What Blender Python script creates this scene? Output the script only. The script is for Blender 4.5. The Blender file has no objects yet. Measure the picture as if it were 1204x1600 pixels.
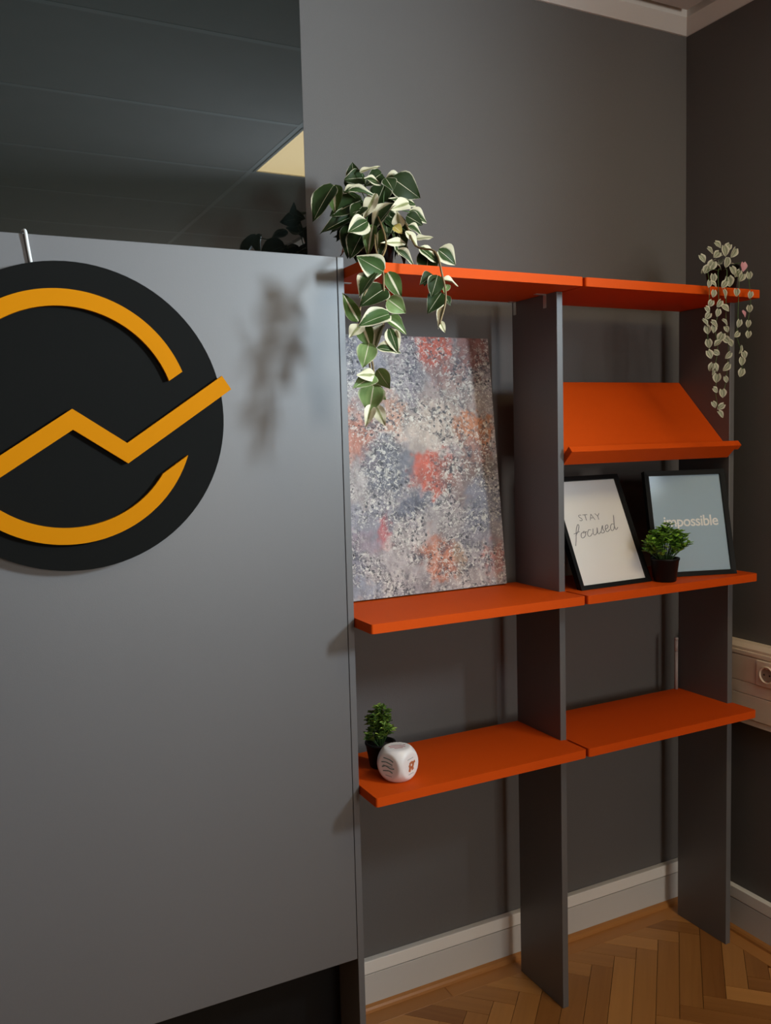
import bpy, bmesh, math, random
from mathutils import Vector, Matrix, noise

random.seed(7)
S = bpy.context.scene
COL = S.collection
PI = math.pi

# ------------------------------------------------------------------ camera
CAM = Vector((-1.4078, -2.0756, 1.5482))
RIGHT = Vector((0.891189, -0.452872, -0.026249))
UP = Vector((0.062041, 0.064359, 0.995996))
FWD = Vector((0.449370, 0.889249, -0.085452))
cam_data = bpy.data.cameras.new('camera')
cam = bpy.data.objects.new('camera', cam_data)
COL.objects.link(cam)
cam.matrix_world = Matrix(((RIGHT.x, UP.x, -FWD.x, CAM.x), (RIGHT.y, UP.y, -FWD.y, CAM.y),
                           (RIGHT.z, UP.z, -FWD.z, CAM.z), (0, 0, 0, 1)))
cam_data.sensor_fit = 'HORIZONTAL'
cam_data.sensor_width = 36.0
cam_data.lens = 1372.98 / 1204.0 * 36.0
cam_data.clip_start = 0.05
S.camera = cam

# ------------------------------------------------------------------ light and exposure
S.view_settings.view_transform = 'Standard'
S.view_settings.look = 'None'
S.view_settings.gamma = 1.0
S.view_settings.use_curve_mapping = False
S.view_settings.exposure = 0.45

world = bpy.data.worlds.new('world')
S.world = world
world.use_nodes = True
world.node_tree.nodes['Background'].inputs[0].default_value = (0.55, 0.66, 0.85, 1)
world.node_tree.nodes['Background'].inputs[1].default_value = 1.0

XR = 0.719                                   # face of the right wall
WY0, WY1, WZ0, WZ1 = -2.10, -1.72, 1.93, 2.52   # window opening in the right wall
sky_l = bpy.data.lights.new('daylight_and_fill', 'AREA')
sky_l.shape = 'RECTANGLE'
sky_l.size = 0.27
sky_l.size_y = 0.44
sky_l.energy = 39.0
sky_l.spread = math.radians(105)   # the daylight enters slantwise as a broad beam
sky_l.color = (0.76, 0.89, 1.0)
sky_o = bpy.data.objects.new('daylight_and_fill', sky_l)
COL.objects.link(sky_o)
sky_o.location = (XR + 0.13, (WY0 + WY1) / 2 - 0.06, (WZ0 + WZ1) / 2)
sky_o.rotation_euler = Vector((-1.68, 1.15, -0.15)).to_track_quat('-Z', 'Y').to_euler()
FX0W, FX1W, FZ0W, FZ1W = -0.20, 0.66, 0.95, 2.45     # unseen window added behind the viewer to carry the fill light
fill_l = bpy.data.lights.new('daylight_and_fill', 'AREA')  # added fill lamp, brightens the faces turned to the viewer
fill_l.shape = 'RECTANGLE'
fill_l.size = FX1W - FX0W - 0.1
fill_l.size_y = FZ1W - FZ0W - 0.1
fill_l.energy = 44.0
fill_l.color = (1.0, 0.93, 0.84)
fill_o = bpy.data.objects.new('daylight_and_fill', fill_l)
COL.objects.link(fill_o)
fill_o.location = ((FX0W + FX1W) / 2, -5.10 - 0.085, (FZ0W + FZ1W) / 2)
fill_o.rotation_euler = (PI / 2 + math.radians(12), 0, 0)        # shines towards +y
LED_STRENGTH = 6.8
LED_COLOR = (1.0, 0.76, 0.36, 1)


# ------------------------------------------------------------------ helpers
def tag(o, label=None, cat=None, group=None, kind=None):
    if label: o['label'] = label
    if cat: o['category'] = cat
    if group: o['group'] = group
    if kind: o['kind'] = kind
    return o


def empty(name, loc, rot=None):
    o = bpy.data.objects.new(name, None)
    COL.objects.link(o)
    o.empty_display_size = 0.05
    m = Matrix.Translation(loc)
    if rot is not None: m = m @ rot
    o.matrix_world = m
    o['_m'] = [v for r in m for v in r]
    return o


def wmat(o):
    if o is None: return Matrix.Identity(4)
    if '_m' in o.keys():
        v = list(o['_m'])
        return Matrix((v[0:4], v[4:8], v[8:12], v[12:16]))
    return Matrix.Identity(4)


def link(name, me, parent=None, world_m=None, local_m=None):
    o = bpy.data.objects.new(name, me)
    COL.objects.link(o)
    if parent is not None: o.parent = parent
    if local_m is not None:
        o.matrix_local = local_m
        full = wmat(parent) @ local_m
    else:
        full = world_m if world_m is not None else Matrix.Identity(4)
        o.matrix_local = wmat(parent).inverted() @ full
    o['_m'] = [v for r in full for v in r]
    return o


def mesh_of(bm, name, mat, smooth=False):
    bmesh.ops.recalc_face_normals(bm, faces=bm.faces[:])
    me = bpy.data.meshes.new(name)
    bm.to_mesh(me)
    bm.free()
    for m in (mat if isinstance(mat, (list, tuple)) else [mat]): me.materials.append(m)
    if smooth:
        for p in me.polygons: p.use_smooth = True
    return me


def obj(name, bm, mat, parent=None, smooth=False, local=False, origin=None):
    """One mesh object from a bmesh given in world space (local=True: in the parent's space)."""
    if local:
        return link(name, mesh_of(bm, name, mat, smooth), parent, local_m=Matrix.Identity(4))
    if origin is None:
        lo = Vector((min(v.co.x for v in bm.verts), min(v.co.y for v in bm.verts), min(v.co.z for v in bm.verts)))
        hi = Vector((max(v.co.x for v in bm.verts), max(v.co.y for v in bm.verts), max(v.co.z for v in bm.verts)))
        origin = Vector(((lo.x + hi.x) / 2, (lo.y + hi.y) / 2, lo.z))
    origin = Vector(origin)
    bmesh.ops.translate(bm, vec=-origin, verts=bm.verts[:])
    return link(name, mesh_of(bm, name, mat, smooth), parent, world_m=Matrix.Translation(origin))


def box(bm, x0, x1, y0, y1, z0, z1, bevel=0.0, segs=2):
    r = bmesh.ops.create_cube(bm, size=1.0)
    vs = r['verts']
    bmesh.ops.scale(bm, vec=(x1 - x0, y1 - y0, z1 - z0), verts=vs)
    bmesh.ops.translate(bm, vec=((x0 + x1) / 2, (y0 + y1) / 2, (z0 + z1) / 2), verts=vs)
    if bevel > 0:
        es = list({e for v in vs for e in v.link_edges})
        bmesh.ops.bevel(bm, geom=es, offset=bevel, segments=segs, affect='EDGES', profile=0.5)
    return bm


def box_bm(*a, **k):
    return box(bmesh.new(), *a, **k)


def prism(bm, pts, axis, a, b, bevel=0.0):
    """Extrude a polygon of 2D points along an axis (0 x, 1 y, 2 z) from a to b."""
    def P(p, t):
        return [(t, p[0], p[1]), (p[0], t, p[1]), (p[0], p[1], t)][axis]
    va = [bm.verts.new(P(p, a)) for p in pts]
    vb = [bm.verts.new(P(p, b)) for p in pts]
    n = len(pts)
    fs = [bm.faces.new(va[::-1]), bm.faces.new(vb)]
    for i in range(n): fs.append(bm.faces.new((va[i], va[(i + 1) % n], vb[(i + 1) % n], vb[i])))
    if bevel > 0:
        es = list({e for v in va + vb for e in v.link_edges})
        bmesh.ops.bevel(bm, geom=es, offset=bevel, segments=2, affect='EDGES', profile=0.5)
    return bm


def lathe(bm, prof, c, n=28):
    rings = []
    for r, z in prof:
        rings.append([bm.verts.new((c[0] + r * math.cos(2 * PI * i / n), c[1] + r * math.sin(2 * PI * i / n), c[2] + z)) for i in range(n)])
    for a, b in zip(rings[:-1], rings[1:]):
        for i in range(n): bm.faces.new((a[i], a[(i + 1) % n], b[(i + 1) % n], b[i]))
    bm.faces.new(rings[0][::-1])
    bm.faces.new(rings[-1])
    return bm


def tube(bm, pts, r, n=6):
    pts = [Vector(p) for p in pts]
    rings = []
    for i, p in enumerate(pts):
        d = (pts[min(i + 1, len(pts) - 1)] - pts[max(i - 1, 0)]).normalized()
        u = d.cross(Vector((0.31, 0.87, 0.38))).normalized()
        v = d.cross(u)
        rr = r[i] if isinstance(r, (list, tuple)) else r
        rings.append([bm.verts.new(p + (u * math.cos(2 * PI * k / n) + v * math.sin(2 * PI * k / n)) * rr) for k in range(n)])
    for a, b in zip(rings[:-1], rings[1:]):
        for k in range(n): bm.faces.new((a[k], a[(k + 1) % n], b[(k + 1) % n], b[k]))
    bm.faces.new(rings[0][::-1])
    bm.faces.new(rings[-1])
    return bm


def spline(pts, sub=5):
    """Catmull-Rom through points (tuples of any size)."""
    out = []
    n = len(pts)
    for i in range(n - 1):
        p0, p1, p2, p3 = pts[max(i - 1, 0)], pts[i], pts[i + 1], pts[min(i + 2, n - 1)]
        for s in range(sub):
            t = s / sub
            out.append(tuple(0.5 * (2 * b + (c - a) * t + (2 * a - 5 * b + 4 * c - d) * t * t + (3 * b - a - 3 * c + d) * t ** 3)
                             for a, b, c, d in zip(p0, p1, p2, p3)))
    out.append(tuple(pts[-1]))
    return out


# ------------------------------------------------------------------ materials
def new_mat(name):
    m = bpy.data.materials.new(name)
    m.use_nodes = True
    nt = m.node_tree
    b = nt.nodes['Principled BSDF']
    return m, nt, b


def N(nt, t, **kw):
    n = nt.nodes.new(t)
    for k, v in kw.items(): setattr(n, k, v)
    return n


def mottled(name, c, rough=0.6, var=0.06, scale=6.0, bump=0.0, bscale=200.0, spec=0.5, metallic=0.0):
    """Plain finish with faint procedural colour variation and fine relief."""
    m, nt, b = new_mat(name)
    tc = N(nt, 'ShaderNodeTexCoord')
    no = N(nt, 'ShaderNodeTexNoise')
    no.inputs['Scale'].default_value = scale
    no.inputs['Detail'].default_value = 4
    nt.links.new(tc.outputs['Object'], no.inputs['Vector'])
    cr = N(nt, 'ShaderNodeValToRGB')
    cr.color_ramp.elements[0].position = 0.3
    cr.color_ramp.elements[1].position = 0.7
    cr.color_ramp.elements[0].color = tuple(x * (1 - var) for x in c[:3]) + (1,)
    cr.color_ramp.elements[1].color = tuple(min(1, x * (1 + var)) for x in c[:3]) + (1,)
    nt.links.new(no.outputs['Fac'], cr.inputs['Fac'])
    nt.links.new(cr.outputs['Color'], b.inputs['Base Color'])
    b.inputs['Roughness'].default_value = rough
    b.inputs['Specular IOR Level'].default_value = spec
    b.inputs['Metallic'].default_value = metallic
    if bump > 0:
        n2 = N(nt, 'ShaderNodeTexNoise')
        n2.inputs['Scale'].default_value = bscale
        n2.inputs['Detail'].default_value = 3
        nt.links.new(tc.outputs['Object'], n2.inputs['Vector'])
        bp = N(nt, 'ShaderNodeBump')
        bp.inputs['Strength'].default_value = bump
        bp.inputs['Distance'].default_value = 0.002
        nt.links.new(n2.outputs['Fac'], bp.inputs['Height'])
        nt.links.new(bp.outputs['Normal'], b.inputs['Normal'])
    return m


def wood_mat(name, lo, hi, rough=0.35):
    m, nt, b = new_mat(name)
    tc = N(nt, 'ShaderNodeTexCoord')
    oi = N(nt, 'ShaderNodeObjectInfo')
    ge = N(nt, 'ShaderNodeNewGeometry')
    ad = N(nt, 'ShaderNodeMath', operation='ADD')
    nt.links.new(oi.outputs['Random'], ad.inputs[0])
    nt.links.new(ge.outputs['Random Per Island'], ad.inputs[1])
    wn = N(nt, 'ShaderNodeTexWhiteNoise', noise_dimensions='1D')
    nt.links.new(ad.outputs[0], wn.inputs['W'])
    mp = N(nt, 'ShaderNodeMapping')
    mp.inputs['Scale'].default_value = (3.0, 45.0, 45.0)
    nt.links.new(tc.outputs['Object'], mp.inputs['Vector'])
    nt.links.new(wn.outputs['Color'], mp.inputs['Location'])
    no = N(nt, 'ShaderNodeTexNoise')
    no.inputs['Scale'].default_value = 1.0
    no.inputs['Detail'].default_value = 6
    no.inputs['Distortion'].default_value = 0.6
    nt.links.new(mp.outputs['Vector'], no.inputs['Vector'])
    mx = N(nt, 'ShaderNodeMath', operation='MULTIPLY_ADD')
    nt.links.new(no.outputs['Fac'], mx.inputs[0])
    mx.inputs[1].default_value = 0.55
    nt.links.new(wn.outputs['Value'], mx.inputs[2])
    m2 = N(nt, 'ShaderNodeMath', operation='MULTIPLY')
    nt.links.new(mx.outputs[0], m2.inputs[0])
    m2.inputs[1].default_value = 0.68
    cr = N(nt, 'ShaderNodeValToRGB')
    cr.color_ramp.elements[0].color = lo + (1,)
    cr.color_ramp.elements[1].color = hi + (1,)
    nt.links.new(m2.outputs[0], cr.inputs['Fac'])
    nt.links.new(cr.outputs['Color'], b.inputs['Base Color'])
    b.inputs['Roughness'].default_value = rough
    return m


M = {}
M['wall'] = mottled('wall_paint', (0.132, 0.122, 0.116), 0.75, 0.04, 1.5, 0.25, 350, 0.3)
M['pale_wall'] = mottled('pale_wall_paint', (0.60, 0.56, 0.50), 0.75, 0.03, 1.5, 0.2, 350, 0.3)
M['ceiling_tile'] = mottled('ceiling_tile', (0.74, 0.68, 0.65), 0.9, 0.03, 8, 0.2, 120, 0.2)
M['white_trim'] = mottled('white_trim', (0.82, 0.79, 0.75), 0.45, 0.02, 3)
M['grid_bar'] = mottled('grid_bar_enamel', (0.93, 0.92, 0.90), 0.8, 0.02, 3, 0.2, 120, 0.2)
M['baseboard'] = mottled('baseboard_paint', (0.58, 0.56, 0.54), 0.5, 0.02, 3)
M['laminate'] = mottled('anthracite_laminate', (0.118, 0.115, 0.117), 0.42, 0.03, 2.0, 0.04, 400, 0.7)
M['upright'] = M['laminate']
M['orange'] = mottled('orange_laminate', (0.60, 0.070, 0.004), 0.62, 0.03, 3.0, 0.04, 400, 0.08)
M['disc'] = mottled('black_foam_board', (0.0062, 0.0062, 0.0056), 0.7, 0.05, 6, 0.05, 300, 0.06)
M['yellow'] = mottled('amber_acrylic', (0.52, 0.185, 0.002), 0.65, 0.02, 4, 0, 1, 0.04)
M['black'] = mottled('black_plastic', (0.007, 0.007, 0.007), 0.45, 0.08, 20, 0, 1, 0.2)
M['black_frame'] = mottled('black_frame', (0.007, 0.007, 0.007), 0.45, 0.08, 20, 0, 1, 0.15)
M['soil'] = mottled('dark_soil', (0.02, 0.014, 0.01), 0.95, 0.3, 60, 0.8, 150)
M['paper'] = mottled('white_print', (0.80, 0.77, 0.745), 0.6, 0.01, 3)
M['ink'] = mottled('grey_ink', (0.20, 0.20, 0.21), 0.6, 0.05, 30)
M['slate_print'] = mottled('slate_blue_print', (0.36, 0.50, 0.63), 0.5, 0.03, 1.5)
M['white_ink'] = mottled('white_ink', (0.92, 0.92, 0.92), 0.6, 0.02, 30)
M['metal'] = mottled('brushed_metal', (0.75, 0.74, 0.72), 0.3, 0.05, 30, 0, 1, 0.5, 0.9)
M['rod'] = mottled('pale_rod', (0.42, 0.36, 0.33), 0.45, 0.05, 20)
M['cord'] = mottled('white_cord', (0.62, 0.62, 0.60), 0.5, 0.03, 20)
M['trunking'] = mottled('cream_plastic', (0.80, 0.64, 0.50), 0.45, 0.02, 4)
M['dark_hole'] = mottled('dark_hole', (0.03, 0.025, 0.02), 0.7, 0.05, 20)
M['die'] = mottled('white_die', (0.80, 0.74, 0.72), 0.4, 0.02, 15)
M['red_ink'] = mottled('red_print', (0.42, 0.06, 0.06), 0.5, 0.1, 60)
M['teal_ink'] = mottled('teal_print', (0.13, 0.22, 0.20), 0.5, 0.1, 60)
M['rust_ink'] = mottled('rust_print', (0.50, 0.14, 0.05), 0.5, 0.1, 60)
M['pale_ink'] = mottled('pale_grey_print', (0.42, 0.42, 0.42), 0.5, 0.1, 60)
M['stem'] = mottled('plant_stem', (0.20, 0.13, 0.05), 0.6, 0.15, 40)
M['green_stem'] = mottled('green_stem', (0.06, 0.12, 0.03), 0.6, 0.15, 40)
M['plank'] = wood_mat('oak_parquet', (0.19, 0.062, 0.012), (0.62, 0.29, 0.085), 0.36)
M['shoe'] = wood_mat('oak_shoe_moulding', (0.36, 0.15, 0.04), (0.50, 0.21, 0.055), 0.4)
M['joint'] = mottled('floor_underlay', (0.05, 0.025, 0.01), 0.9, 0.1, 10)

m, nt, b = new_mat('led_diffuser')
no = N(nt, 'ShaderNodeTexNoise')
no.inputs['Scale'].default_value = 3.0
tc = N(nt, 'ShaderNodeTexCoord')
nt.links.new(tc.outputs['Object'], no.inputs['Vector'])
hs = N(nt, 'ShaderNodeMixRGB')
hs.inputs[0].default_value = 0.05
hs.inputs[1].default_value = LED_COLOR
nt.links.new(no.outputs['Color'], hs.inputs[2])
nt.links.new(hs.outputs[0], b.inputs['Emission Color'])
b.inputs['Emission Strength'].default_value = LED_STRENGTH
b.inputs['Base Color'].default_value = (0.8, 0.75, 0.6, 1)
M['led'] = m

m, nt, b = new_mat('dark_glass')
tc = N(nt, 'ShaderNodeTexCoord')
no = N(nt, 'ShaderNodeTexNoise')
no.inputs['Scale'].default_value = 1.2
nt.links.new(tc.outputs['Object'], no.inputs['Vector'])
cr = N(nt, 'ShaderNodeValToRGB')
cr.color_ramp.elements[0].color = (0.008, 0.011, 0.009, 1)
cr.color_ramp.elements[1].color = (0.012, 0.016, 0.014, 1)
nt.links.new(no.outputs['Fac'], cr.inputs['Fac'])
nt.links.new(cr.outputs['Color'], b.inputs['Base Color'])
b.inputs['Roughness'].default_value = 0.015
b.inputs['IOR'].default_value = 1.6
M['dark_glass'] = m


def clear_glass(name, rough=0.02, tint=(1, 1, 1)):
    m = bpy.data.materials.new(name)
    m.use_nodes = True
    nt = m.node_tree
    nt.nodes.remove(nt.nodes['Principled BSDF'])
    out = nt.nodes['Material Output']
    tr = N(nt, 'ShaderNodeBsdfTransparent')
    tr.inputs[0].default_value = tint + (1,)
    gl = N(nt, 'ShaderNodeBsdfGlossy')
    gl.inputs['Roughness'].default_value = rough
    lw = N(nt, 'ShaderNodeLayerWeight')
    pw = N(nt, 'ShaderNodeMath', operation='POWER')
    pw.inputs[1].default_value = 5.0
    nt.links.new(lw.outputs['Facing'], pw.inputs[0])
    fr = N(nt, 'ShaderNodeMath', operation='MULTIPLY_ADD')
    fr.inputs[1].default_value = 0.96
    fr.inputs[2].default_value = 0.04
    nt.links.new(pw.outputs[0], fr.inputs[0])
    mx = N(nt, 'ShaderNodeMixShader')
    nt.links.new(fr.outputs[0], mx.inputs[0])
    nt.links.new(tr.outputs[0], mx.inputs[1])
    nt.links.new(gl.outputs[0], mx.inputs[2])
    nt.links.new(mx.outputs[0], out.inputs['Surface'])
    return m


M['glass'] = clear_glass('window_glass', 0.01, (0.95, 0.97, 0.97))
M['frame_glass'] = clear_glass('picture_glass', 0.14)


def leaf_mat(name, dark, light, edge_lo, edge_hi, centre, pale=(0.62, 0.57, 0.40)):
    """Leaf colour across its width (UV x), noisy: green blade, pale margin, pale midrib."""
    m, nt, b = new_mat(name)
    uv = N(nt, 'ShaderNodeUVMap')
    sp = N(nt, 'ShaderNodeSeparateXYZ')
    nt.links.new(uv.outputs[0], sp.inputs[0])
    oi = N(nt, 'ShaderNodeObjectInfo')
    mp = N(nt, 'ShaderNodeMapping')
    mp.inputs['Scale'].default_value = (9, 2.0, 1)
    nt.links.new(uv.outputs[0], mp.inputs['Vector'])
    cx = N(nt, 'ShaderNodeCombineXYZ')
    sc = N(nt, 'ShaderNodeMath', operation='MULTIPLY')
    sc.inputs[1].default_value = 37.0
    nt.links.new(oi.outputs['Random'], sc.inputs[0])
    nt.links.new(sc.outputs[0], cx.inputs[0])
    nt.links.new(cx.outputs[0], mp.inputs['Location'])
    no = N(nt, 'ShaderNodeTexNoise')
    no.inputs['Scale'].default_value = 1.0
    no.inputs['Detail'].default_value = 3
    nt.links.new(mp.outputs[0], no.inputs['Vector'])
    a = N(nt, 'ShaderNodeMath', operation='SUBTRACT')
    nt.links.new(sp.outputs[0], a.inputs[0])
    a.inputs[1].default_value = 0.5
    ab = N(nt, 'ShaderNodeMath', operation='ABSOLUTE')
    nt.links.new(a.outputs[0], ab.inputs[0])
    jit = N(nt, 'ShaderNodeMath', operation='MULTIPLY_ADD')
    nt.links.new(no.outputs['Fac'], jit.inputs[0])
    jit.inputs[1].default_value = 0.22
    nt.links.new(ab.outputs[0], jit.inputs[2])
    base = N(nt, 'ShaderNodeMixRGB')
    base.inputs[1].default_value = dark + (1,)
    base.inputs[2].default_value = light + (1,)
    nt.links.new(no.outputs['Fac'], base.inputs[0])
    edge = N(nt, 'ShaderNodeMapRange')
    edge.inputs['From Min'].default_value = edge_lo + 0.11
    edge.inputs['From Max'].default_value = edge_hi + 0.11
    nt.links.new(jit.outputs[0], edge.inputs['Value'])
    mid = N(nt, 'ShaderNodeMapRange')
    mid.inputs['From Min'].default_value = centre
    mid.inputs['From Max'].default_value = centre * 0.5
    nt.links.new(ab.outputs[0], mid.inputs['Value'])
    cm = N(nt, 'ShaderNodeMath', operation='MAXIMUM')
    nt.links.new(edge.outputs[0], cm.inputs[0])
    nt.links.new(mid.outputs[0], cm.inputs[1])
    mx = N(nt, 'ShaderNodeMixRGB')
    nt.links.new(cm.outputs[0], mx.inputs[0])
    nt.links.new(base.outputs[0], mx.inputs[1])
    mx.inputs[2].default_value = pale + (1,)
    nt.links.new(mx.outputs[0], b.inputs['Base Color'])
    b.inputs['Roughness'].default_value = 0.5
    b.inputs['Specular IOR Level'].default_value = 0.14
    return m


M['leaf_d'] = leaf_mat('leaf_dark', (0.009, 0.018, 0.004), (0.024, 0.044, 0.010), 0.46, 0.52, 0.012)
M['leaf_v'] = leaf_mat('leaf_cream_edged', (0.014, 0.030, 0.006), (0.04, 0.075, 0.018), 0.25, 0.34, 0.012)
M['leaf_m'] = leaf_mat('leaf_pale_midrib', (0.03, 0.065, 0.012), (0.10, 0.15, 0.04), 0.47, 0.52, 0.09)
M['leaf_l'] = leaf_mat('leaf_light_green', (0.10, 0.17, 0.05), (0.24, 0.32, 0.12), 0.42, 0.52, 0.03)
M['leaf_c'] = leaf_mat('leaf_cream', (0.10, 0.12, 0.03), (0.3, 0.3, 0.12), 0.04, 0.16, 0.005)
M['leaf_w'] = leaf_mat('leaf_half_white', (0.02, 0.05, 0.012), (0.07, 0.12, 0.035), 0.33, 0.40, 0.01)
M['leaf_y'] = leaf_mat('leaf_yellowish', (0.30, 0.20, 0.04), (0.45, 0.36, 0.1), 0.45, 0.55, 0.02)
M['heart'] = leaf_mat('heart_leaf', (0.12, 0.14, 0.085), (0.30, 0.31, 0.22), 0.22, 0.42, 0.04, (0.56, 0.54, 0.43))
M['heart_p'] = mottled('pink_heart_leaf', (0.55, 0.25, 0.30), 0.5, 0.15, 60)


def foliage_mat(name, lo, hi):
    m, nt, b = new_mat(name)
    ge = N(nt, 'ShaderNodeNewGeometry')
    cr = N(nt, 'ShaderNodeValToRGB')
    cr.color_ramp.elements[0].color = lo + (1,)
    cr.color_ramp.elements[1].color = hi + (1,)
    e = cr.color_ramp.elements.new(0.7)
    e.color = tuple(a * 0.6 + c * 0.4 for a, c in zip(lo, hi)) + (1,)
    nt.links.new(ge.outputs['Random Per Island'], cr.inputs['Fac'])
    nt.links.new(cr.outputs['Color'], b.inputs['Base Color'])
    b.inputs['Roughness'].default_value = 0.5
    return m


M['boxwood'] = foliage_mat('boxwood_leaves', (0.03, 0.09, 0.012), (0.42, 0.58, 0.10))
M['grass'] = foliage_mat('bright_sprigs', (0.05, 0.16, 0.015), (0.42, 0.72, 0.09))

# ================================================================== THE SETTING
XL, YF, ZC = -5.60, -5.10, 2.78              # left wall, wall behind the viewer, ceiling
D = -0.273                                    # front plane of the posts and of the panel
TU = 1.90                                     # top of the posts


def structure(name, bm, mat, parent=None, **k):
    o = obj(name, bm, mat, parent, **k)
    if parent is None: o['kind'] = 'structure'
    return o


# --- back wall, with the opening for the dark pane at the upper left
GX0, GX1, GZ0, GZ1 = -2.55, -0.557, 1.70, 2.70
bm = bmesh.new()
box(bm, GX1, XR + 0.25, 0, 0.15, 0, ZC + 0.05)
box(bm, XL - 0.15, GX0, 0, 0.15, 0, ZC + 0.05)
box(bm, GX0, GX1, 0, 0.15, 0, GZ0)
box(bm, GX0, GX1, 0, 0.15, GZ1, ZC + 0.05)
structure('wall_back', bm, M['wall'])
w = empty('window_1', (0.5 * (GX0 + GX1), 0, GZ0))
w['kind'] = 'structure'
obj('pane', box_bm(GX0 + .0005, GX1 - .0005, 0.0, 0.012, GZ0 + .0005, GZ1 - .0005), M['dark_glass'], w)

# --- right wall with the daylight window
bm = bmesh.new()
box(bm, XR, XR + 0.25, WY1, 0, 0, ZC + 0.05)
box(bm, XR, XR + 0.25, YF - 0.15, WY0, 0, ZC + 0.05)
box(bm, XR, XR + 0.25, WY0, WY1, 0, WZ0)
box(bm, XR, XR + 0.25, WY0, WY1, WZ1, ZC + 0.05)
structure('wall_right', bm, M['wall'])
w = empty('window_2', (XR + 0.1, 0.5 * (WY0 + WY1), WZ0))
w['kind'] = 'structure'
bm = bmesh.new()
for y0, y1 in ((WY0 + .001, WY0 + .03), (WY1 - .03, WY1 - .001)):
    box(bm, XR + .01, XR + .06, y0, y1, WZ0 + .001, WZ1 - .001, 0.004)
for z0, z1 in ((WZ0 + .001, WZ0 + .03), (WZ1 - .03, WZ1 - .001)):
    box(bm, XR + .012, XR + .058, WY0 + .002, WY1 - .002, z0, z1, 0.004)
obj('window_frame', bm, M['white_trim'], w)
obj('pane', box_bm(XR + .033, XR + .038, WY0 + .03, WY1 - .03, WZ0 + .03, WZ1 - .03), M['glass'], w)
obj('window_sill', box_bm(XR - .03, XR + .009, WY0 - .04, WY1 + .04, WZ0 - .03, WZ0 - .0005, 0.004), M['white_trim'], w)

structure('wall_left', box_bm(XL - 0.15, XL, YF, 0, 0, ZC + 0.05), M['wall'])
bm = bmesh.new()
box(bm, XL - .15, FX0W, YF - .15, YF, 0, ZC + .05)
box(bm, FX1W, XR, YF - .15, YF, 0, ZC + .05)
box(bm, FX0W, FX1W, YF - .15, YF, 0, FZ0W)
box(bm, FX0W, FX1W, YF - .15, YF, FZ1W, ZC + .05)
structure('wall_front', bm, M['pale_wall'])
w = empty('fill_window', (0.5 * (FX0W + FX1W), YF, FZ0W))  # unseen window, added around the fill lamp
w['kind'] = 'structure'
xm_ = 0.5 * (FX0W + FX1W)
bm = bmesh.new()
for x0, x1 in ((FX0W + .001, FX0W + .05), (FX1W - .05, FX1W - .001), (xm_ - .03, xm_ + .03)):
    box(bm, x0, x1, YF - .06, YF - .01, FZ0W + .001, FZ1W - .001, 0.004)
for z0, z1 in ((FZ0W + .001, FZ0W + .05), (FZ1W - .05, FZ1W - .001)):
    box(bm, FX0W + .002, FX1W - .002, YF - .058, YF - .012, z0, z1, 0.004)
obj('window_frame', bm, M['white_trim'], w)
obj('pane', box_bm(FX0W + .05, xm_ - .03, YF - .038, YF - .033, FZ0W + .05, FZ1W - .05), M['glass'], w)
obj('pane', box_bm(xm_ + .03, FX1W - .05, YF - .038, YF - .033, FZ0W + .05, FZ1W - .05), M['glass'], w)
obj('window_sill', box_bm(FX0W - .04, FX1W + .04, YF - .009, YF + .03, FZ0W - .03, FZ0W - .0005, 0.004), M['white_trim'], w)

# --- ceiling: slab, laid-in tiles, visible T-bars, one lit panel in the grid
ceil = structure('ceiling', box_bm(XL - .15, XR + .25, YF - .15, .15, ZC + .05, ZC + .15), M['ceiling_tile'])
GY = [-0.057, -0.632, -1.277, -1.922, -2.567, -3.212, -3.857, -4.502, YF]
GXs = [XR - .057, -0.045, -1.335, -2.625, -3.915, XL]
LIT = {2: ([GXs[0], 0.600] + GXs[1:], 1, 'square warm ceiling light set in the tile grid, mirrored in the dark pane')}
T = 0.012
for j in range(len(GY) - 1):
    xs, li, lab = LIT.get(j, (GXs, None, None))
    y1, y0 = GY[j], GY[j + 1]
    for i in range(len(xs) - 1):
        a0, a1, b0, b1 = xs[i + 1] + T, xs[i] - T, y0 + T, y1 - T
        if i != li:
            obj('ceiling_tile', box_bm(a0, a1, b0, b1, ZC + 0.004, ZC + .03), M['ceiling_tile'], ceil)
            continue
        le = empty('ceiling_light', (0.5 * (a0 + a1), 0.5 * (b0 + b1), ZC + .004))
        tag(le, lab, 'ceiling light')
        bm = bmesh.new()
        for q in ((a0, a1, b0, b0 + .012), (a0, a1, b1 - .012, b1), (a0, a0 + .012, b0 + .012, b1 - .012), (a1 - .012, a1, b0 + .012, b1 - .012)):
            box(bm, *q, ZC + .001, ZC + .03)
        obj('frame', bm, M['white_trim'], le)
        obj('diffuser', box_bm(a0 + .013, a1 - .013, b0 + .013, b1 - .013, ZC + .006, ZC + .026), M['led'], le)
bm = bmesh.new()
for y in GY[1:-1]: box(bm, XL, GXs[0], y - .0118, y + .0118, ZC + .0034, ZC + .03)
obj('grid_bar', bm, M['grid_bar'], ceil)
bm = bmesh.new()
for x in GXs[1:-1]: box(bm, x - .0118, x + .0118, YF, GY[0], ZC + .0032, ZC + .029)
obj('grid_bar', bm, M['grid_bar'], ceil)
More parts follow.
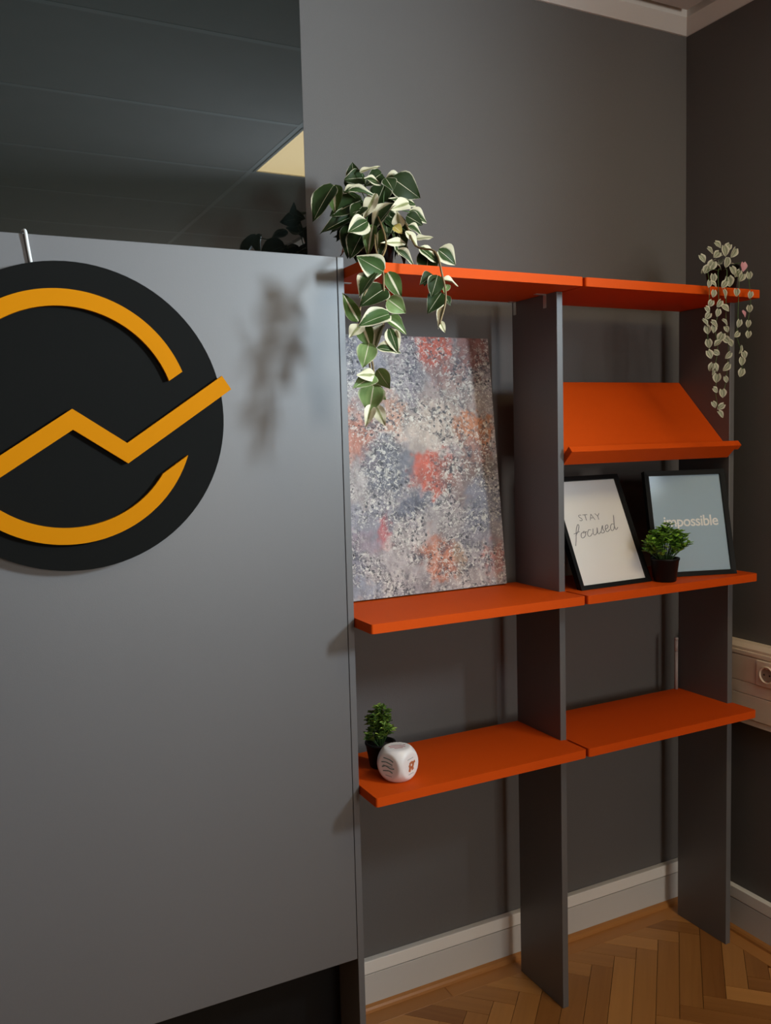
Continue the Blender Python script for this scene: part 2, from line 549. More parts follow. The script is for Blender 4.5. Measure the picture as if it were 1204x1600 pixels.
# cornice: a sloping white face along the wall head with a small shadow gap before the tiles
CZ = 2.746
prof = [(0.0, CZ), (-0.006, CZ), (-0.045, ZC - 0.003), (-0.045, ZC + .04), (0.0, ZC + .04)]
bm = bmesh.new()
va = [bm.verts.new((XR + q[0], q[0], q[1])) for q in prof]
vb = [bm.verts.new((XL, q[0], q[1])) for q in prof]
for k in range(len(prof)): bm.faces.new((va[k], va[(k + 1) % 5], vb[(k + 1) % 5], vb[k]))
bm.faces.new(vb)
structure('trim_1', bm, M['white_trim'])
bm = bmesh.new()
va = [bm.verts.new((XR + q[0], q[0], q[1])) for q in prof]
vb = [bm.verts.new((XR + q[0], YF, q[1])) for q in prof]
for k in range(len(prof)): bm.faces.new((va[k], va[(k + 1) % 5], vb[(k + 1) % 5], vb[k]))
bm.faces.new(vb)
structure('trim_2', bm, M['white_trim'])

# --- floor: herringbone oak blocks, each its own piece where it shows, with straight border strips
floor = structure('floor', box_bm(XL - .15, XR + .25, YF - .15, .15, -.12, -.012), M['joint'])
PW, PL = 0.0605, 0.363
BO = 0.085                                     # inner edge of the border strip
R2 = math.sqrt(0.5)
FX0, FX1, FY0, FY1 = XL + .01, XR - BO, YF + .01, -BO


def clip(poly, f):
    out = []
    for a, b_ in zip(poly, poly[1:] + poly[:1]):
        fa, fb = f(a), f(b_)
        if fa >= 0: out.append(a)
        if (fa >= 0) != (fb >= 0):
            t = fa / (fa - fb)
            out.append((a[0] + (b_[0] - a[0]) * t, a[1] + (b_[1] - a[1]) * t))
    return out


def to_xy(s, t): return ((t + s) * R2, (t - s) * R2)


plank_me = None
rest = bmesh.new()
cells = []
S0, T0 = 0.491, -0.091
for k in range(-110, 60):
    for n in range(-9, 10):
        s, t = S0 + k * PW, T0 + k * PW + n * 12 * PW
        cells.append((s, s + PW, t, t + PL, 0))
        cells.append((s + PW, s + PW + PL, t, t + PW, 1))
GAP = 0.0007
for s0, s1, t0, t1, o_ in cells:
    quad = [(s0 + GAP, t0 + GAP), (s1 - GAP, t0 + GAP), (s1 - GAP, t1 - GAP), (s0 + GAP, t1 - GAP)]
    P = [to_xy(*q) for q in quad]
    full = len(P)
    area0 = (s1 - s0) * (t1 - t0)
    for f in (lambda p: p[0] - FX0, lambda p: FX1 - p[0], lambda p: p[1] - FY0, lambda p: FY1 - p[1]):
        if P: P = clip(P, f)
    if len(P) < 3: continue
    A = abs(sum(a[0] * b_[1] - b_[0] * a[1] for a, b_ in zip(P, P[1:] + P[:1]))) / 2
    if A < 1e-4: continue
    c = to_xy((s0 + s1) / 2, (t0 + t1) / 2)
    ang = PI / 4 if o_ == 0 else -PI / 4
    near = c[0] > -1.65 and c[1] > -1.75 and c[0] - c[1] * 0.2 > -1.5
    if near:
        mw = Matrix.Translation((c[0], c[1], -0.012)) @ Matrix.Rotation(ang, 4, 'Z')
        whole = A > area0 * 0.93
        if whole and plank_me is not None:
            link('plank', plank_me, floor, world_m=mw)
            continue
        mi = mw.inverted()
        loc = [(mi @ Vector((p[0], p[1], 0))) for p in P]
        bm = prism(bmesh.new(), [(v.x, v.y) for v in loc], 2, 0.0, 0.0118, 0.0006 if False else 0)
        me = mesh_of(bm, 'plank', M['plank'])
        if whole: plank_me = me
        link('plank', me, floor, world_m=mw)
    else:
        prism(rest, P, 2, -0.012, -0.0002)
o = obj('parquet', rest, M['plank'], floor)
o['kind'] = 'stuff'
for k in range(4):                             # border strips along both walls, in lengths
    xa, xb = XR - .02 - (k + 1) * 0.93, XR - .02 - k * 0.93
    obj('border_strip', box_bm(max(xa, XL), xb - .0008, -BO + .0006, -.02, -.012, 0, .0006, 1), M['shoe'], floor)
for k in range(5):
    ya, yb = -BO - (k + 1) * 0.9, -BO - k * 0.9
    obj('border_strip', box_bm(XR - BO + .0006, XR - .02, max(ya, YF), yb - .0008, -.012, 0, .0006, 1), M['shoe'], floor)
# quarter-round shoe mouldings
sh = [(0, 0), (-.016, 0), (-.0145, .007), (-.010, .012), (0, .015)]
bm = bmesh.new()
va = [bm.verts.new((XR - .02 + q[0], -.02 + q[0], q[1])) for q in sh]
vb = [bm.verts.new((XL, -.02 + q[0], q[1])) for q in sh]
for k in range(5): bm.faces.new((va[k], va[(k + 1) % 5], vb[(k + 1) % 5], vb[k]))
structure('trim_3', bm, M['shoe'])
bm = bmesh.new()
va = [bm.verts.new((XR - .02 + q[0], -.02 + q[0], q[1])) for q in sh]
vb = [bm.verts.new((XR - .02 + q[0], YF, q[1])) for q in sh]
for k in range(5): bm.faces.new((va[k], va[(k + 1) % 5], vb[(k + 1) % 5], vb[k]))
structure('trim_4', bm, M['shoe'])
# baseboards: a lower board, a fine groove and a cap board
bb = empty('baseboard_back', (-0.5, -.01, 0))
bb['kind'] = 'structure'
obj('lower_board', box_bm(XL, XR - .0005, -.02, -.0003, 0.0, .0975, .001, 1), M['baseboard'], bb)
obj('cap_board', box_bm(XL, XR - .0005, -.021, -.0003, .1000, .136, .002, 2), M['white_trim'], bb)
bb = empty('baseboard_right', (XR - .01, -2, 0))
bb['kind'] = 'structure'
obj('lower_board', box_bm(XR - .02, XR - .0003, YF, -.0215, 0.0, .0975, .001, 1), M['baseboard'], bb)
obj('cap_board', box_bm(XR - .021, XR - .0003, YF, -.0215, .1000, .136, .002, 2), M['white_trim'], bb)

# ================================================================== BACKDROP PANEL (left) WITH ITS UPRIGHTS
TP = 0.0185
pn = empty('backdrop_panel', (-1.3, -0.2, 0))
tag(pn, 'large flat grey laminate panel standing left of the orange shelves', 'panel')
obj('panel_board', box_bm(-2.40, -0.6010, D + .0006, D + .019, 0.324, 1.945, .0012, 2), M['laminate'], pn)
obj('side_panel', box_bm(-0.6000, -0.5840, D, -0.08, 0, 1.945, .0012, 2), M['upright'], pn)
obj('side_panel', box_bm(-2.4175, -2.4010, D, -0.08, 0, 1.945, .0012, 2), M['laminate'], pn)
obj('recess_shade_board', box_bm(-2.40, -0.6010, -.16, -.145, 0, .34, .0012, 1), M['black_frame'], pn)  # black board added to stand for the shade under the panel
obj('rear_brace', box_bm(-2.40, -0.6010, -.10, -.081, 1.50, 1.66, .0012, 1), M['laminate'], pn)

# ================================================================== SHELVING UNIT
su = empty('shelving_unit', (0.0, -0.2, 0))
tag(su, 'open wall shelving with grey uprights and orange shelves in the room corner', 'shelving unit')
XM0, XM1, XB0, XB1 = 0.0, 0.0185, 0.6095, 0.628
for x0, x1 in ((XM0, XM1), (XB0, XB1)):
    obj('upright', box_bm(x0, x1, D, -0.08, 0, TU - .0003, .0012, 2), M['upright'], su)
SF, SB, TH = -0.3584, -0.0805, 0.0219
LX0, LX1, RX0, RX1 = -0.5825, 0.0148, 0.0225, 0.6295
rc = 0.006


def rounded(pts, corners):
    out = []
    for i, p in enumerate(pts):
        if i in corners:
            a, b_ = Vector(pts[i - 1]), Vector(pts[(i + 1) % len(pts)])
            p = Vector(p)
            da, db_ = (a - p).normalized() * rc, (b_ - p).normalized() * rc
            for q in range(5):
                t = q / 4
                v = (p + da) * (1 - t) ** 2 + p * 2 * t * (1 - t) + (p + db_) * t * t
                out.append((v.x, v.y))
        else: out.append(tuple(p))
    return out


NF = D - .0008
left_out = rounded([(LX0, SF), (LX1, SF), (LX1, NF), (XM0 - .0006, NF), (XM0 - .0006, SB), (LX0, SB)], {0, 1})
right_out = rounded([(RX0, SF), (RX1, SF), (RX1, NF), (XB0 - .0006, NF), (XB0 - .0006, SB), (XM1 + .0006, SB), (XM1 + .0006, NF), (RX0, NF)], {0, 1})
top_l = rounded([(LX0, SF), (LX1, SF), (LX1, SB), (LX0, SB)], {0, 1})
top_r = rounded([(RX0, SF), (RX1, SF), (RX1, SB), (RX0, SB)], {0, 1})
Z1, Z2 = 1.1367, 0.7419
for out, z in ((top_l, TU + TH), (top_r, TU + TH), (left_out, Z1), (right_out, Z1), (left_out, Z2), (right_out, Z2)):
    obj('shelf', prism(bmesh.new(), out, 2, z - TH, z, .0009), M['orange'], su)
# sloping display shelf with a ledge at its lower edge
sy, sz = -0.6894, -0.7243                     # down-slope direction in the yz plane
ny, nz = -0.7243, 0.6894                      # outward normal
ty, tz = -0.082, 1.688
Ln = 0.272
q = [(ty, tz), (ty + sy * Ln, tz + sz * Ln), (ty + sy * Ln - ny * .02, tz + sz * Ln - nz * .02), (ty - ny * .02 + sy * .02, tz - nz * .02 + sz * .02)]
ds = obj('display_shelf', prism(bmesh.new(), q, 0, XM1 + .0008, XB0 - .0008, .0009), M['orange'], su)
ds['label'] = 'sloping orange display shelf'
e0 = (ty + sy * (Ln + .0004), tz + sz * (Ln + .0004))
q = [(e0[0] - ny * .02, e0[1] - nz * .02), (e0[0] + ny * .03, e0[1] + nz * .03),
     (e0[0] + ny * .03 + sy * .019, e0[1] + nz * .03 + sz * .019), (e0[0] - ny * .02 + sy * .019, e0[1] - nz * .02 + sz * .019)]
obj('ledge', prism(bmesh.new(), q, 0, 0.0195, XB0 - .001, .0012), M['orange'], ds)
q2 = [(e0[0] + ny * .012, e0[1] + nz * .012), (e0[0] + ny * .03, e0[1] + nz * .03),
      (e0[0] + ny * .03 + sy * .019, e0[1] + nz * .03 + sz * .019), (e0[0] + ny * .012 + sy * .019, e0[1] + nz * .012 + sz * .019)]
obj('ledge_end', prism(bmesh.new(), q2, 0, XB0 - .001, .6240, .0012), M['orange'], ds)
# small metal angle brackets under the top boards
for x0, x1, xs, y in ((-.584, -.545, -.584, -.222), (-.032, -.0004, -.0022, -.226), (XM1 + .0004, .05, XM1 + .0004, -.226), (-.020, -.0004, -.0022, -.095)):
    bm = box_bm(x0 + .0002, x1, y - .006, y + .006, TU - .0022, TU - .0004)
    box(bm, xs + .0002, xs + .002, y - .006, y + .006, TU - .035, TU - .0022)
    br = obj('bracket', bm, M['metal'], su)
    br['label'] = 'small shiny metal bracket'

# ================================================================== ROUND SIGN ON THE PANEL
sg = empty('round_sign', (-1.172, D, 1.599))
tag(sg, 'round black sign with amber arcs and zigzag line on the grey panel', 'sign')
DC = (-1.172, 1.5995)
RD = 0.2955
n = 96
pts = [(DC[0] + RD * math.cos(2 * PI * i / n), DC[1] + RD * math.sin(2 * PI * i / n)) for i in range(n)]
obj('disc', prism(bmesh.new(), pts, 1, D - .020, D, 0), M['disc'], sg)
AC = (-1.186, 1.5995)
R0, R1 = 0.2105, 0.2425
slope = (1.655 - 1.509) / (-0.860 + 1.076)     # direction of the rising stroke of the zigzag
sd = Vector((1, slope)).normalized()
sn = Vector((-sd.y, sd.x))
ZL = [(-1.490, 1.3935), (-1.175, 1.597), (-1.0755, 1.529), (-0.870, 1.6675)]
# clear band on both sides of the long stroke: the arcs are cut parallel to it


def arc(off, upper):
    """Ring cut by two lines parallel to the rising strokes (the gaps in the emblem)."""
    bm = bmesh.new()
    N_ = 90

    def end(r, p0, d, side):
        p = Vector((p0[0] - AC[0], p0[1] - AC[1]))
        bq = p.dot(d)
        t = -bq + side * math.sqrt(max(0, bq * bq - p.length_squared + r * r))
        v = p + d * t
        return math.atan2(v.y, v.x)
    res = []
    for r in (R0, R1):
        if upper:
            a0 = end(r, (-0.975, 1.679), sd, 1) if r == R0 else end(r, (-0.975, 1.679), sd, 1)
            a1 = end(r, UPL, sd, -1) % (2 * PI)
        else:
            a0 = end(r, UPL2, sd, -1) % (2 * PI)
            a1 = end(r, (-0.976, 1.508), sd, 1) % (2 * PI)
        res.append((a0, a1))
    ring = []
    for i in range(N_ + 1):
        t = i / N_
        row = []
        for (a0, a1), r in zip(res, (R0, R1)):
            a = a0 + (a1 - a0) * t
            for y in (D - .030, D - .0202):
                row.append(bm.verts.new((AC[0] + r * math.cos(a), y, AC[1] + r * math.sin(a))))
        ring.append(row)
    for a, b_ in zip(ring[:-1], ring[1:]):
        for u, v in ((0, 1), (1, 3), (3, 2), (2, 0)): bm.faces.new((a[u], a[v], b_[v], b_[u]))
    for rr in (ring[0], ring[-1]): bm.faces.new((rr[0], rr[1], rr[3], rr[2]))
    return bm


UPL = (-1.395, 1.524)
UPL2 = (-1.395, 1.395)
obj('upper_arc', arc(0, True), M['yellow'], sg)
obj('lower_arc', arc(0, False), M['yellow'], sg)
hw = 0.0165
zl = [Vector(p) for p in ZL]
lft, rgt = [], []
for i, p in enumerate(zl):
    if i == 0: d0 = d1 = (zl[1] - p).normalized()
    elif i == len(zl) - 1: d0 = d1 = (p - zl[i - 1]).normalized()
    else: d0, d1 = (p - zl[i - 1]).normalized(), (zl[i + 1] - p).normalized()
    n0, n1 = Vector((-d0.y, d0.x)), Vector((-d1.y, d1.x))
    mt = (n0 + n1).normalized()
    L = hw / mt.dot(n0)
    lft.append(p + mt * L)
    rgt.append(p - mt * L)
bm = bmesh.new()
rows = []
for a, c in zip(lft, rgt):
    rows.append([bm.verts.new((p.x, y, p.y)) for p in (a, c) for y in (D - .030, D - .0202)])
for a, b_ in zip(rows[:-1], rows[1:]):
    for u, v in ((0, 1), (1, 3), (3, 2), (2, 0)): bm.faces.new((a[u], a[v], b_[v], b_[u]))
for rr in (rows[0], rows[-1]): bm.faces.new((rr[0], rr[1], rr[3], rr[2]))
obj('zigzag_bar', bm, M['yellow'], sg)

bm = tube(bmesh.new(), spline([(-1.245, D + .055, 1.60), (-1.243, D + .045, 1.90), (-1.240, D + .022, 1.9478), (-1.2385, D + .008, 1.9505), (-1.237, D - .004, 1.9475), (-1.2345, D - .0035, 1.925), (-1.232, D - .0035, 1.905), (-1.230, D - .0035, 1.8905)], 5), .0033, 7)
bm2 = obj('power_cord', bm, M['cord'], None, True)
tag(bm2, 'short white cord hanging over the grey panel edge above the round sign', 'cord')

# ================================================================== ABSTRACT CANVAS ON THE MIDDLE LEFT SHELF
CX0, CX1, CH, CT = -0.545, -0.0455, 0.675, 0.018
tilt = math.asin(0.075 / CH)
cv = empty('abstract_painting', (0.5 * (CX0 + CX1), -0.1025, Z1 + .0004), Matrix.Rotation(-tilt, 4, 'X'))
tag(cv, 'abstract speckled canvas in grey, white and coral leaning at the wall', 'painting')
CW = CX1 - CX0
obj('stretcher', box_bm(-CW / 2, CW / 2, .0006, CT, 0.003, CH, .0015, 1), mottled('canvas_edge', (0.045, 0.045, 0.05), 0.8, 0.3, 30), cv, local=True)
NX, NZ = 150, 205
# colour fields of the painting: centre u, v (v from the top), radii, colour, strength
FIELDS = [
    (.10, .05, .13, .08, (.055, .065, .11), .9), (.22, .12, .20, .10, (.30, .32, .36), .7), (.45, .05, .12, .10, (.36, .32, .32), .7),
    (.66, .04, .10, .075, (.52, .095, .045), 1.0), (.90, .06, .11, .10, (.22, .085, .065), .9), (.72, .15, .10, .07, (.28, .12, .09), .75),
    (.52, .16, .05, .20, (.19, .18, .22), .7), (.30, .27, .16, .08, (.38, .36, .34), .6), (.75, .25, .22, .07, (.33, .27, .24), .7),
    (.38, .31, .07, .10, (.55, .31, .20), .8), (.15, .40, .15, .11, (.50, .19, .11), .85), (.60, .37, .18, .10, (.56, .50, .42), .9),
    (.87, .37, .13, .055, (.52, .20, .07), .9), (.86, .46, .10, .07, (.34, .15, .10), .8), (.48, .43, .20, .05, (.50, .46, .42), .6),
    (.32, .51, .16, .10, (.11, .13, .17), .85), (.58, .53, .125, .085, (.50, .11, .065), 1.0), (.78, .58, .13, .10, (.23, .16, .14), .75),
    (.93, .52, .08, .05, (.13, .10, .09), .7), (.12, .57, .12, .09, (.42, .40, .38), .8), (.48, .655, .12, .04, (.10, .12, .17), .85),
    (.90, .68, .13, .10, (.18, .20, .25), .9), (.20, .70, .18, .06, (.22, .24, .29), .7), (.62, .72, .14, .06, (.36, .35, .34), .7),
    (.27, .755, .055, .075, (.46, .12, .13), .95), (.14, .78, .09, .05, (.30, .25, .30), .7), (.40, .80, .16, .06, (.48, .46, .43), .7),
    (.58, .87, .115, .085, (.50, .20, .11), .95), (.72, .88, .05, .08, (.45, .32, .20), .8), (.92, .90, .06, .08, (.42, .18, .15), .85),
    (.84, .80, .12, .05, (.20, .21, .25), .6), (.30, .92, .18, .07, (.44, .43, .42), .8), (.08, .88, .08, .08, (.16, .17, .21), .8),
    (.12, .97, .14, .035, (.26, .31, .37), .8), (.75, .97, .2, .04, (.42, .40, .38), .7)]


def paint(u, v):
    j = Vector((u * 7, v * 9, 1.7))
    du = noise.noise(j) * .05 + noise.fractal(j * 4.5, 1.0, 2.0, 3) * .035
    dv = noise.noise(j + Vector((9, 3, 5))) * .04 + noise.fractal(j * 3.0 + Vector((2, 8, 1)), 1.0, 2.0, 3) * .045
    c = Vector((.33, .32, .33))
    for cu, cvv, ru, rv, col, st in FIELDS:
        r = math.hypot((u + du - cu) / ru, (v + dv - cvv) / rv)
        k = max(0.0, min(1.0, (1.35 - r) / .65))
        k = k * k * (3 - 2 * k) * st
        c = c.lerp(Vector(col), k)
    k = 1 + .38 * noise.fractal(Vector((u * 22, v * 17, 5.2)), .9, 2.0, 4)
    c = c * max(.3, k)
    return Vector((c.x * .9, c.y * .82, c.z * .82))


bm = bmesh.new()
lay = bm.verts.layers.float_color.new('pigment')
uvl = bm.loops.layers.uv.new('UVMap')
grid = []
for iz in range(NZ + 1):
    row = []
    for ix in range(NX + 1):
        u, v = ix / NX, 1 - iz / NZ
        h = noise.fractal(Vector((u * 60, v * 60, 0.3)), 1.0, 2.0, 3) * .0010
        if ix in (0, NX) or iz in (0, NZ): h = 0
        ve = bm.verts.new((-CW / 2 + CW * u, -.0005 - abs(h), .003 + (CH - .003) * (1 - v)))
        ve[lay] = tuple(paint(u, v)) + (1,)
        row.append(ve)
    grid.append(row)
for iz in range(NZ):
    for ix in range(NX):
        f = bm.faces.new((grid[iz][ix], grid[iz][ix + 1], grid[iz + 1][ix + 1], grid[iz + 1][ix]))
        for l, (a, c) in zip(f.loops, ((ix, iz), (ix + 1, iz), (ix + 1, iz + 1), (ix, iz + 1))): l[uvl].uv = (a / NX, c / NZ)
m, nt, b = new_mat('painted_canvas')
at = N(nt, 'ShaderNodeAttribute', attribute_name='pigment')
uv = N(nt, 'ShaderNodeUVMap')
mp = N(nt, 'ShaderNodeMapping')
mp.inputs['Scale'].default_value = (1.0, 1.35, 1)
nt.links.new(uv.outputs[0], mp.inputs['Vector'])


def speck(scale, lo, hi, col, prev, fac=1.0, voro=False):
    if voro:
        n_ = N(nt, 'ShaderNodeTexVoronoi')
        n_.inputs['Scale'].default_value = scale
        s_ = n_.outputs['Distance']
    else:
        n_ = N(nt, 'ShaderNodeTexNoise')
        n_.inputs['Scale'].default_value = scale
        n_.inputs['Detail'].default_value = 5
        n_.inputs['Roughness'].default_value = 0.6
        n_.inputs['Distortion'].default_value = 0.8
        s_ = n_.outputs['Fac']
    nt.links.new(mp.outputs[0], n_.inputs['Vector'])
    r_ = N(nt, 'ShaderNodeMapRange')
    r_.inputs['From Min'].default_value = lo
    r_.inputs['From Max'].default_value = hi
    r_.inputs['To Max'].default_value = fac
    nt.links.new(s_, r_.inputs['Value'])
    # where the speckle gathers
    g_ = N(nt, 'ShaderNodeTexNoise')
    g_.inputs['Scale'].default_value = 4.5 + scale * .01
    nt.links.new(mp.outputs[0], g_.inputs['Vector'])
    gr = N(nt, 'ShaderNodeMapRange')
    gr.inputs['From Min'].default_value = 0.37
    gr.inputs['From Max'].default_value = 0.55
    nt.links.new(g_.outputs['Fac'], gr.inputs['Value'])
    mu = N(nt, 'ShaderNodeMath', operation='MULTIPLY')
    nt.links.new(r_.outputs[0], mu.inputs[0])
    nt.links.new(gr.outputs[0], mu.inputs[1])
    x_ = N(nt, 'ShaderNodeMixRGB')
    nt.links.new(mu.outputs[0], x_.inputs[0])
    nt.links.new(prev, x_.inputs[1])
    x_.inputs[2].default_value = col + (1,)
    return x_.outputs[0]


c_ = at.outputs['Color']
c_ = speck(14, .53, .64, (.045, .048, .07), c_, .8)
c_ = speck(20, .56, .66, (.60, .57, .50), c_, .7)
c_ = speck(42, .54, .60, (.68, .65, .59), c_, .75)
c_ = speck(40, .55, .61, (.028, .028, .038), c_, .9)
c_ = speck(27, .25, .15, (.028, .028, .038), c_, .95, True)
c_ = speck(75, .57, .62, (.74, .71, .65), c_, .8)
nt.links.new(c_, b.inputs['Base Color'])
b.inputs['Roughness'].default_value = 0.55
bp = N(nt, 'ShaderNodeBump')
bp.inputs['Strength'].default_value = 0.3
bp.inputs['Distance'].default_value = 0.002
n_ = N(nt, 'ShaderNodeTexNoise')
n_.inputs['Scale'].default_value = 90
nt.links.new(mp.outputs[0], n_.inputs['Vector'])
nt.links.new(n_.outputs['Fac'], bp.inputs['Height'])
nt.links.new(bp.outputs[0], b.inputs['Normal'])
obj('painted_face', bm, m, cv, local=True)


# ================================================================== TWO FRAMED PRINTS
def framed(label, loc, yaw, tilt_, W, H, bar, print_mat):
    """Frame standing on its lower edge: local x across, y to the back, z up."""
    r = empty('picture_frame', loc, Matrix.Rotation(yaw, 4, 'Z') @ Matrix.Rotation(-tilt_, 4, 'X'))
    tag(r, label, 'picture')
    bm = bmesh.new()
    o4 = [(-W / 2, 0), (W / 2, 0), (W / 2, H), (-W / 2, H)]
    i4 = [(-W / 2 + bar, bar), (W / 2 - bar, bar), (W / 2 - bar, H - bar), (-W / 2 + bar, H - bar)]
    fo = [bm.verts.new((p[0], 0, p[1])) for p in o4]
    fi = [bm.verts.new((p[0], 0.001, p[1])) for p in i4]
    bo = [bm.verts.new((p[0], .018, p[1])) for p in o4]
    bi = [bm.verts.new((p[0], .018, p[1])) for p in i4]
    for k in range(4):
        l_ = (k + 1) % 4
        bm.faces.new((fo[k], fo[l_], fi[l_], fi[k]))
        bm.faces.new((fo[k], bo[k], bo[l_], fo[l_]))
        bm.faces.new((fi[k], fi[l_], bi[l_], bi[k]))
        bm.faces.new((bo[k], bi[k], bi[l_], bo[l_]))
    obj('frame', bm, M['black_frame'], r, local=True)
    obj('print', box_bm(-W / 2 + bar + .0002, W / 2 - bar - .0002, .007, .010, bar + .0002, H - bar - .0002), print_mat, r, local=True)
    obj('glass', box_bm(-W / 2 + bar + .0002, W / 2 - bar - .0002, .0042, .0057, bar + .0002, H - bar - .0002), M['frame_glass'], r, local=True)
    obj('backing_board', box_bm(-W / 2 + bar + .0002, W / 2 - bar - .0002, .0115, .017, bar + .0002, H - bar - .0002), M['black_frame'], r, local=True)
    return r


def text_bm(txt, size, x, z, y, sx=1.0, align='CENTER', thick=0.0, spacing=1.0):
    cu = bpy.data.curves.new('txt', 'FONT')
    cu.body = txt
    cu.size = size
    cu.align_x = align
    cu.offset = thick
    cu.resolution_u = 3
    cu.space_character = spacing
    to = bpy.data.objects.new('txt', cu)
    COL.objects.link(to)
    dg = bpy.context.evaluated_depsgraph_get()
    me = to.evaluated_get(dg).to_mesh()
    bm = bmesh.new()
    bm.from_mesh(me)
    to.evaluated_get(dg).to_mesh_clear()
    bpy.data.objects.remove(to)
    bpy.data.curves.remove(cu)
    for v in bm.verts: v.co = Vector((x + v.co.x * sx, y, z + v.co.y))
    return bm


def ribbon(bm, pts, w, y, flat=True):
    """Flat brush stroke in the xz plane."""
    p = [Vector(q[:2]) for q in spline([tuple(map(float, q)) for q in pts], 6)]
    rows = []
    for i, a in enumerate(p):
        d = (p[min(i + 1, len(p) - 1)] - p[max(i - 1, 0)])
        if d.length < 1e-9: d = Vector((1, 0))
        d.normalize()
        k = Vector((-d.y, d.x))
        ww = w * (0.55 + 0.45 * abs(d.y))
        rows.append((bm.verts.new((a.x + k.x * ww, y, a.y + k.y * ww)), bm.verts.new((a.x - k.x * ww, y, a.y - k.y * ww))))
    for a, b_ in zip(rows[:-1], rows[1:]): bm.faces.new((a[0], b_[0], b_[1], a[1]))


FW, FH = 0.246, 0.318
f1 = framed('white framed print reading STAY focused, leaning left of the bushy plant', (0.179, -0.2915, Z1 + .0004), math.radians(1.5), math.radians(24.5), FW, FH, 0.0125, M['paper'])
obj('lettering', text_bm('STAY', 0.027, -0.018, 0.190, .0068, 1.15, 'CENTER', -.0003, 1.12), M['ink'], f1, local=True)
SCR = [  # handwritten word, one list per stroke, x-height 1
    [(-.1, -.75), (.15, .1), (.45, 1.3), (.75, 1.85), (.85, 1.6), (.6, 1.0), (.2, .55)], [(0.0, .78), (.8, .92)],
    [(1.25, .75), (.95, .6), (.85, .2), (1.05, 0), (1.4, .25), (1.5, .65), (1.3, .82), (1.25, .6), (1.7, .7)],
    [(2.25, .75), (2.0, .85), (1.75, .5), (1.75, .1), (2.0, 0), (2.35, .3)],
    [(2.55, .85), (2.45, .3), (2.6, 0), (2.95, .25), (3.1, .85), (3.05, .2), (3.2, 0), (3.4, .2)],
    [(3.45, .1), (3.85, .95), (3.8, .5), (3.95, .15), (3.7, -.02), (3.5, .1)],
    [(4.1, .35), (4.5, .55), (4.5, .88), (4.25, .8), (4.12, .35), (4.3, 0), (4.7, .25)],
    [(5.4, .75), (5.1, .85), (4.85, .5), (4.85, .1), (5.05, 0), (5.35, .4), (5.6, 1.95)], [(5.6, 1.95), (5.4, .6), (5.5, 0), (5.8, .25)]]
bm = bmesh.new()
for st in SCR:
    ribbon(bm, [(-.090 + (x_ * .0275 + z_ * .002), .139 + z_ * .0215 + x_ * .0033) for x_, z_ in st], .0013, .0068)
obj('lettering', bm, M['ink'], f1, local=True)
obj('back_stand', prism(bmesh.new(), [(.0185, .05), (.0185, .20), (.0205, .20), (.060, .03), (.058, .028)], 0, -.03, .03), M['black_frame'], f1, local=True)

f2 = framed('slate blue framed print reading impossible, behind the bushy plant', (0.464, -0.2925, Z1 + .0004), math.radians(-17), math.radians(13.5), FW, 0.302, 0.0135, M['slate_print'])
bm = text_bm('impossible', 0.0430, 0.006, 0.142, .0068, 1.0, 'CENTER', .0006, .93)
lo = min(v.co.x for v in bm.verts)
bm.verts.ensure_lookup_table()
box(bm, lo - .004, lo + .047, .0066, .0069, .150, .1522)
obj('lettering', bm, M['white_ink'], f2, local=True)
obj('back_stand', prism(bmesh.new(), [(.0185, .05), (.0185, .19), (.0205, .19), (.048, .012), (.046, .010)], 0, -.03, .03), M['black_frame'], f2, local=True)


# ================================================================== PLANTS
def leaf_mesh(name, mat, fold=.22, droop=.18, heart=False, n=9, wave=.04, seed=0):
    """Unit leaf: length 1 along +y from the base, width 1 along x, face towards +z."""
    bm = bmesh.new()
    uvl_ = bm.loops.layers.uv.new('UVMap')
    xs = (-.5, -.27, 0, .27, .5)
    rows = []
    for i in range(n + 1):
        t = i / n
        w_ = (math.sin(PI * min(1, (t * .97 + .03) ** .80)) ** .80) * (1 - .42 * t * t) * 1.08 if not heart else (math.sin(PI * (t * .93 + .06)) ** .55) * (1 - .5 * t) * 1.32
        if i == n: w_ = 0.02
        row = []
        for x in xs:
            y = t
            if heart and i == 0: y = t - .16 * (abs(x) * 2) * (1 if abs(x) > .1 else 0)
            z = abs(x) * w_ * fold - droop * t * t + wave * math.sin(t * 9 + x * 5 + seed) * abs(x) * 2
            row.append((bm.verts.new((x * w_, y, z)), (x + .5, t)))
        rows.append(row)
    for a, b_ in zip(rows[:-1], rows[1:]):
        for k in range(4):
            q_ = (a[k], a[k + 1], b_[k + 1], b_[k])
            f = bm.faces.new([v[0] for v in q_])
            for l, v in zip(f.loops, q_): l[uvl_].uv = v[1]
    me = mesh_of(bm, name, mat, True)
    return me


def frame_to(P, Q, wd, face, roll=0.0):
    """Matrix carrying the unit leaf to base P, tip Q, width wd, its upper side turned to 'face'."""
    y = Q - P
    L = max(y.length, 1e-4)
    y.normalize()
    z = face - y * face.dot(y)
    if z.length < 1e-3: z = Vector((0, 0, 1)) - y * y.z
    z.normalize()
    x = y.cross(z)
    m_ = Matrix(((x.x * wd, y.x * L, z.x * L * .9, P.x), (x.y * wd, y.y * L, z.y * L * .9, P.y), (x.z * wd, y.z * L, z.z * L * .9, P.z), (0, 0, 0, 1)))
    return m_ @ Matrix.Rotation(roll, 4, 'Y')


def pot(root, c, r0, r1, h, name='pot'):
    o_ = obj(name, lathe(bmesh.new(), [(r0 * .9, 0), (r0, .003), (r1, h - .006), (r1 + .002, h - .005), (r1 + .002, h), (r1 - .003, h), (r1 - .004, h - .012), (.002, h - .012)], c, 28), M['black'], root, True, origin=c)
    return o_


def auto_smooth(o_):
    for e in o_.data.edges: pass


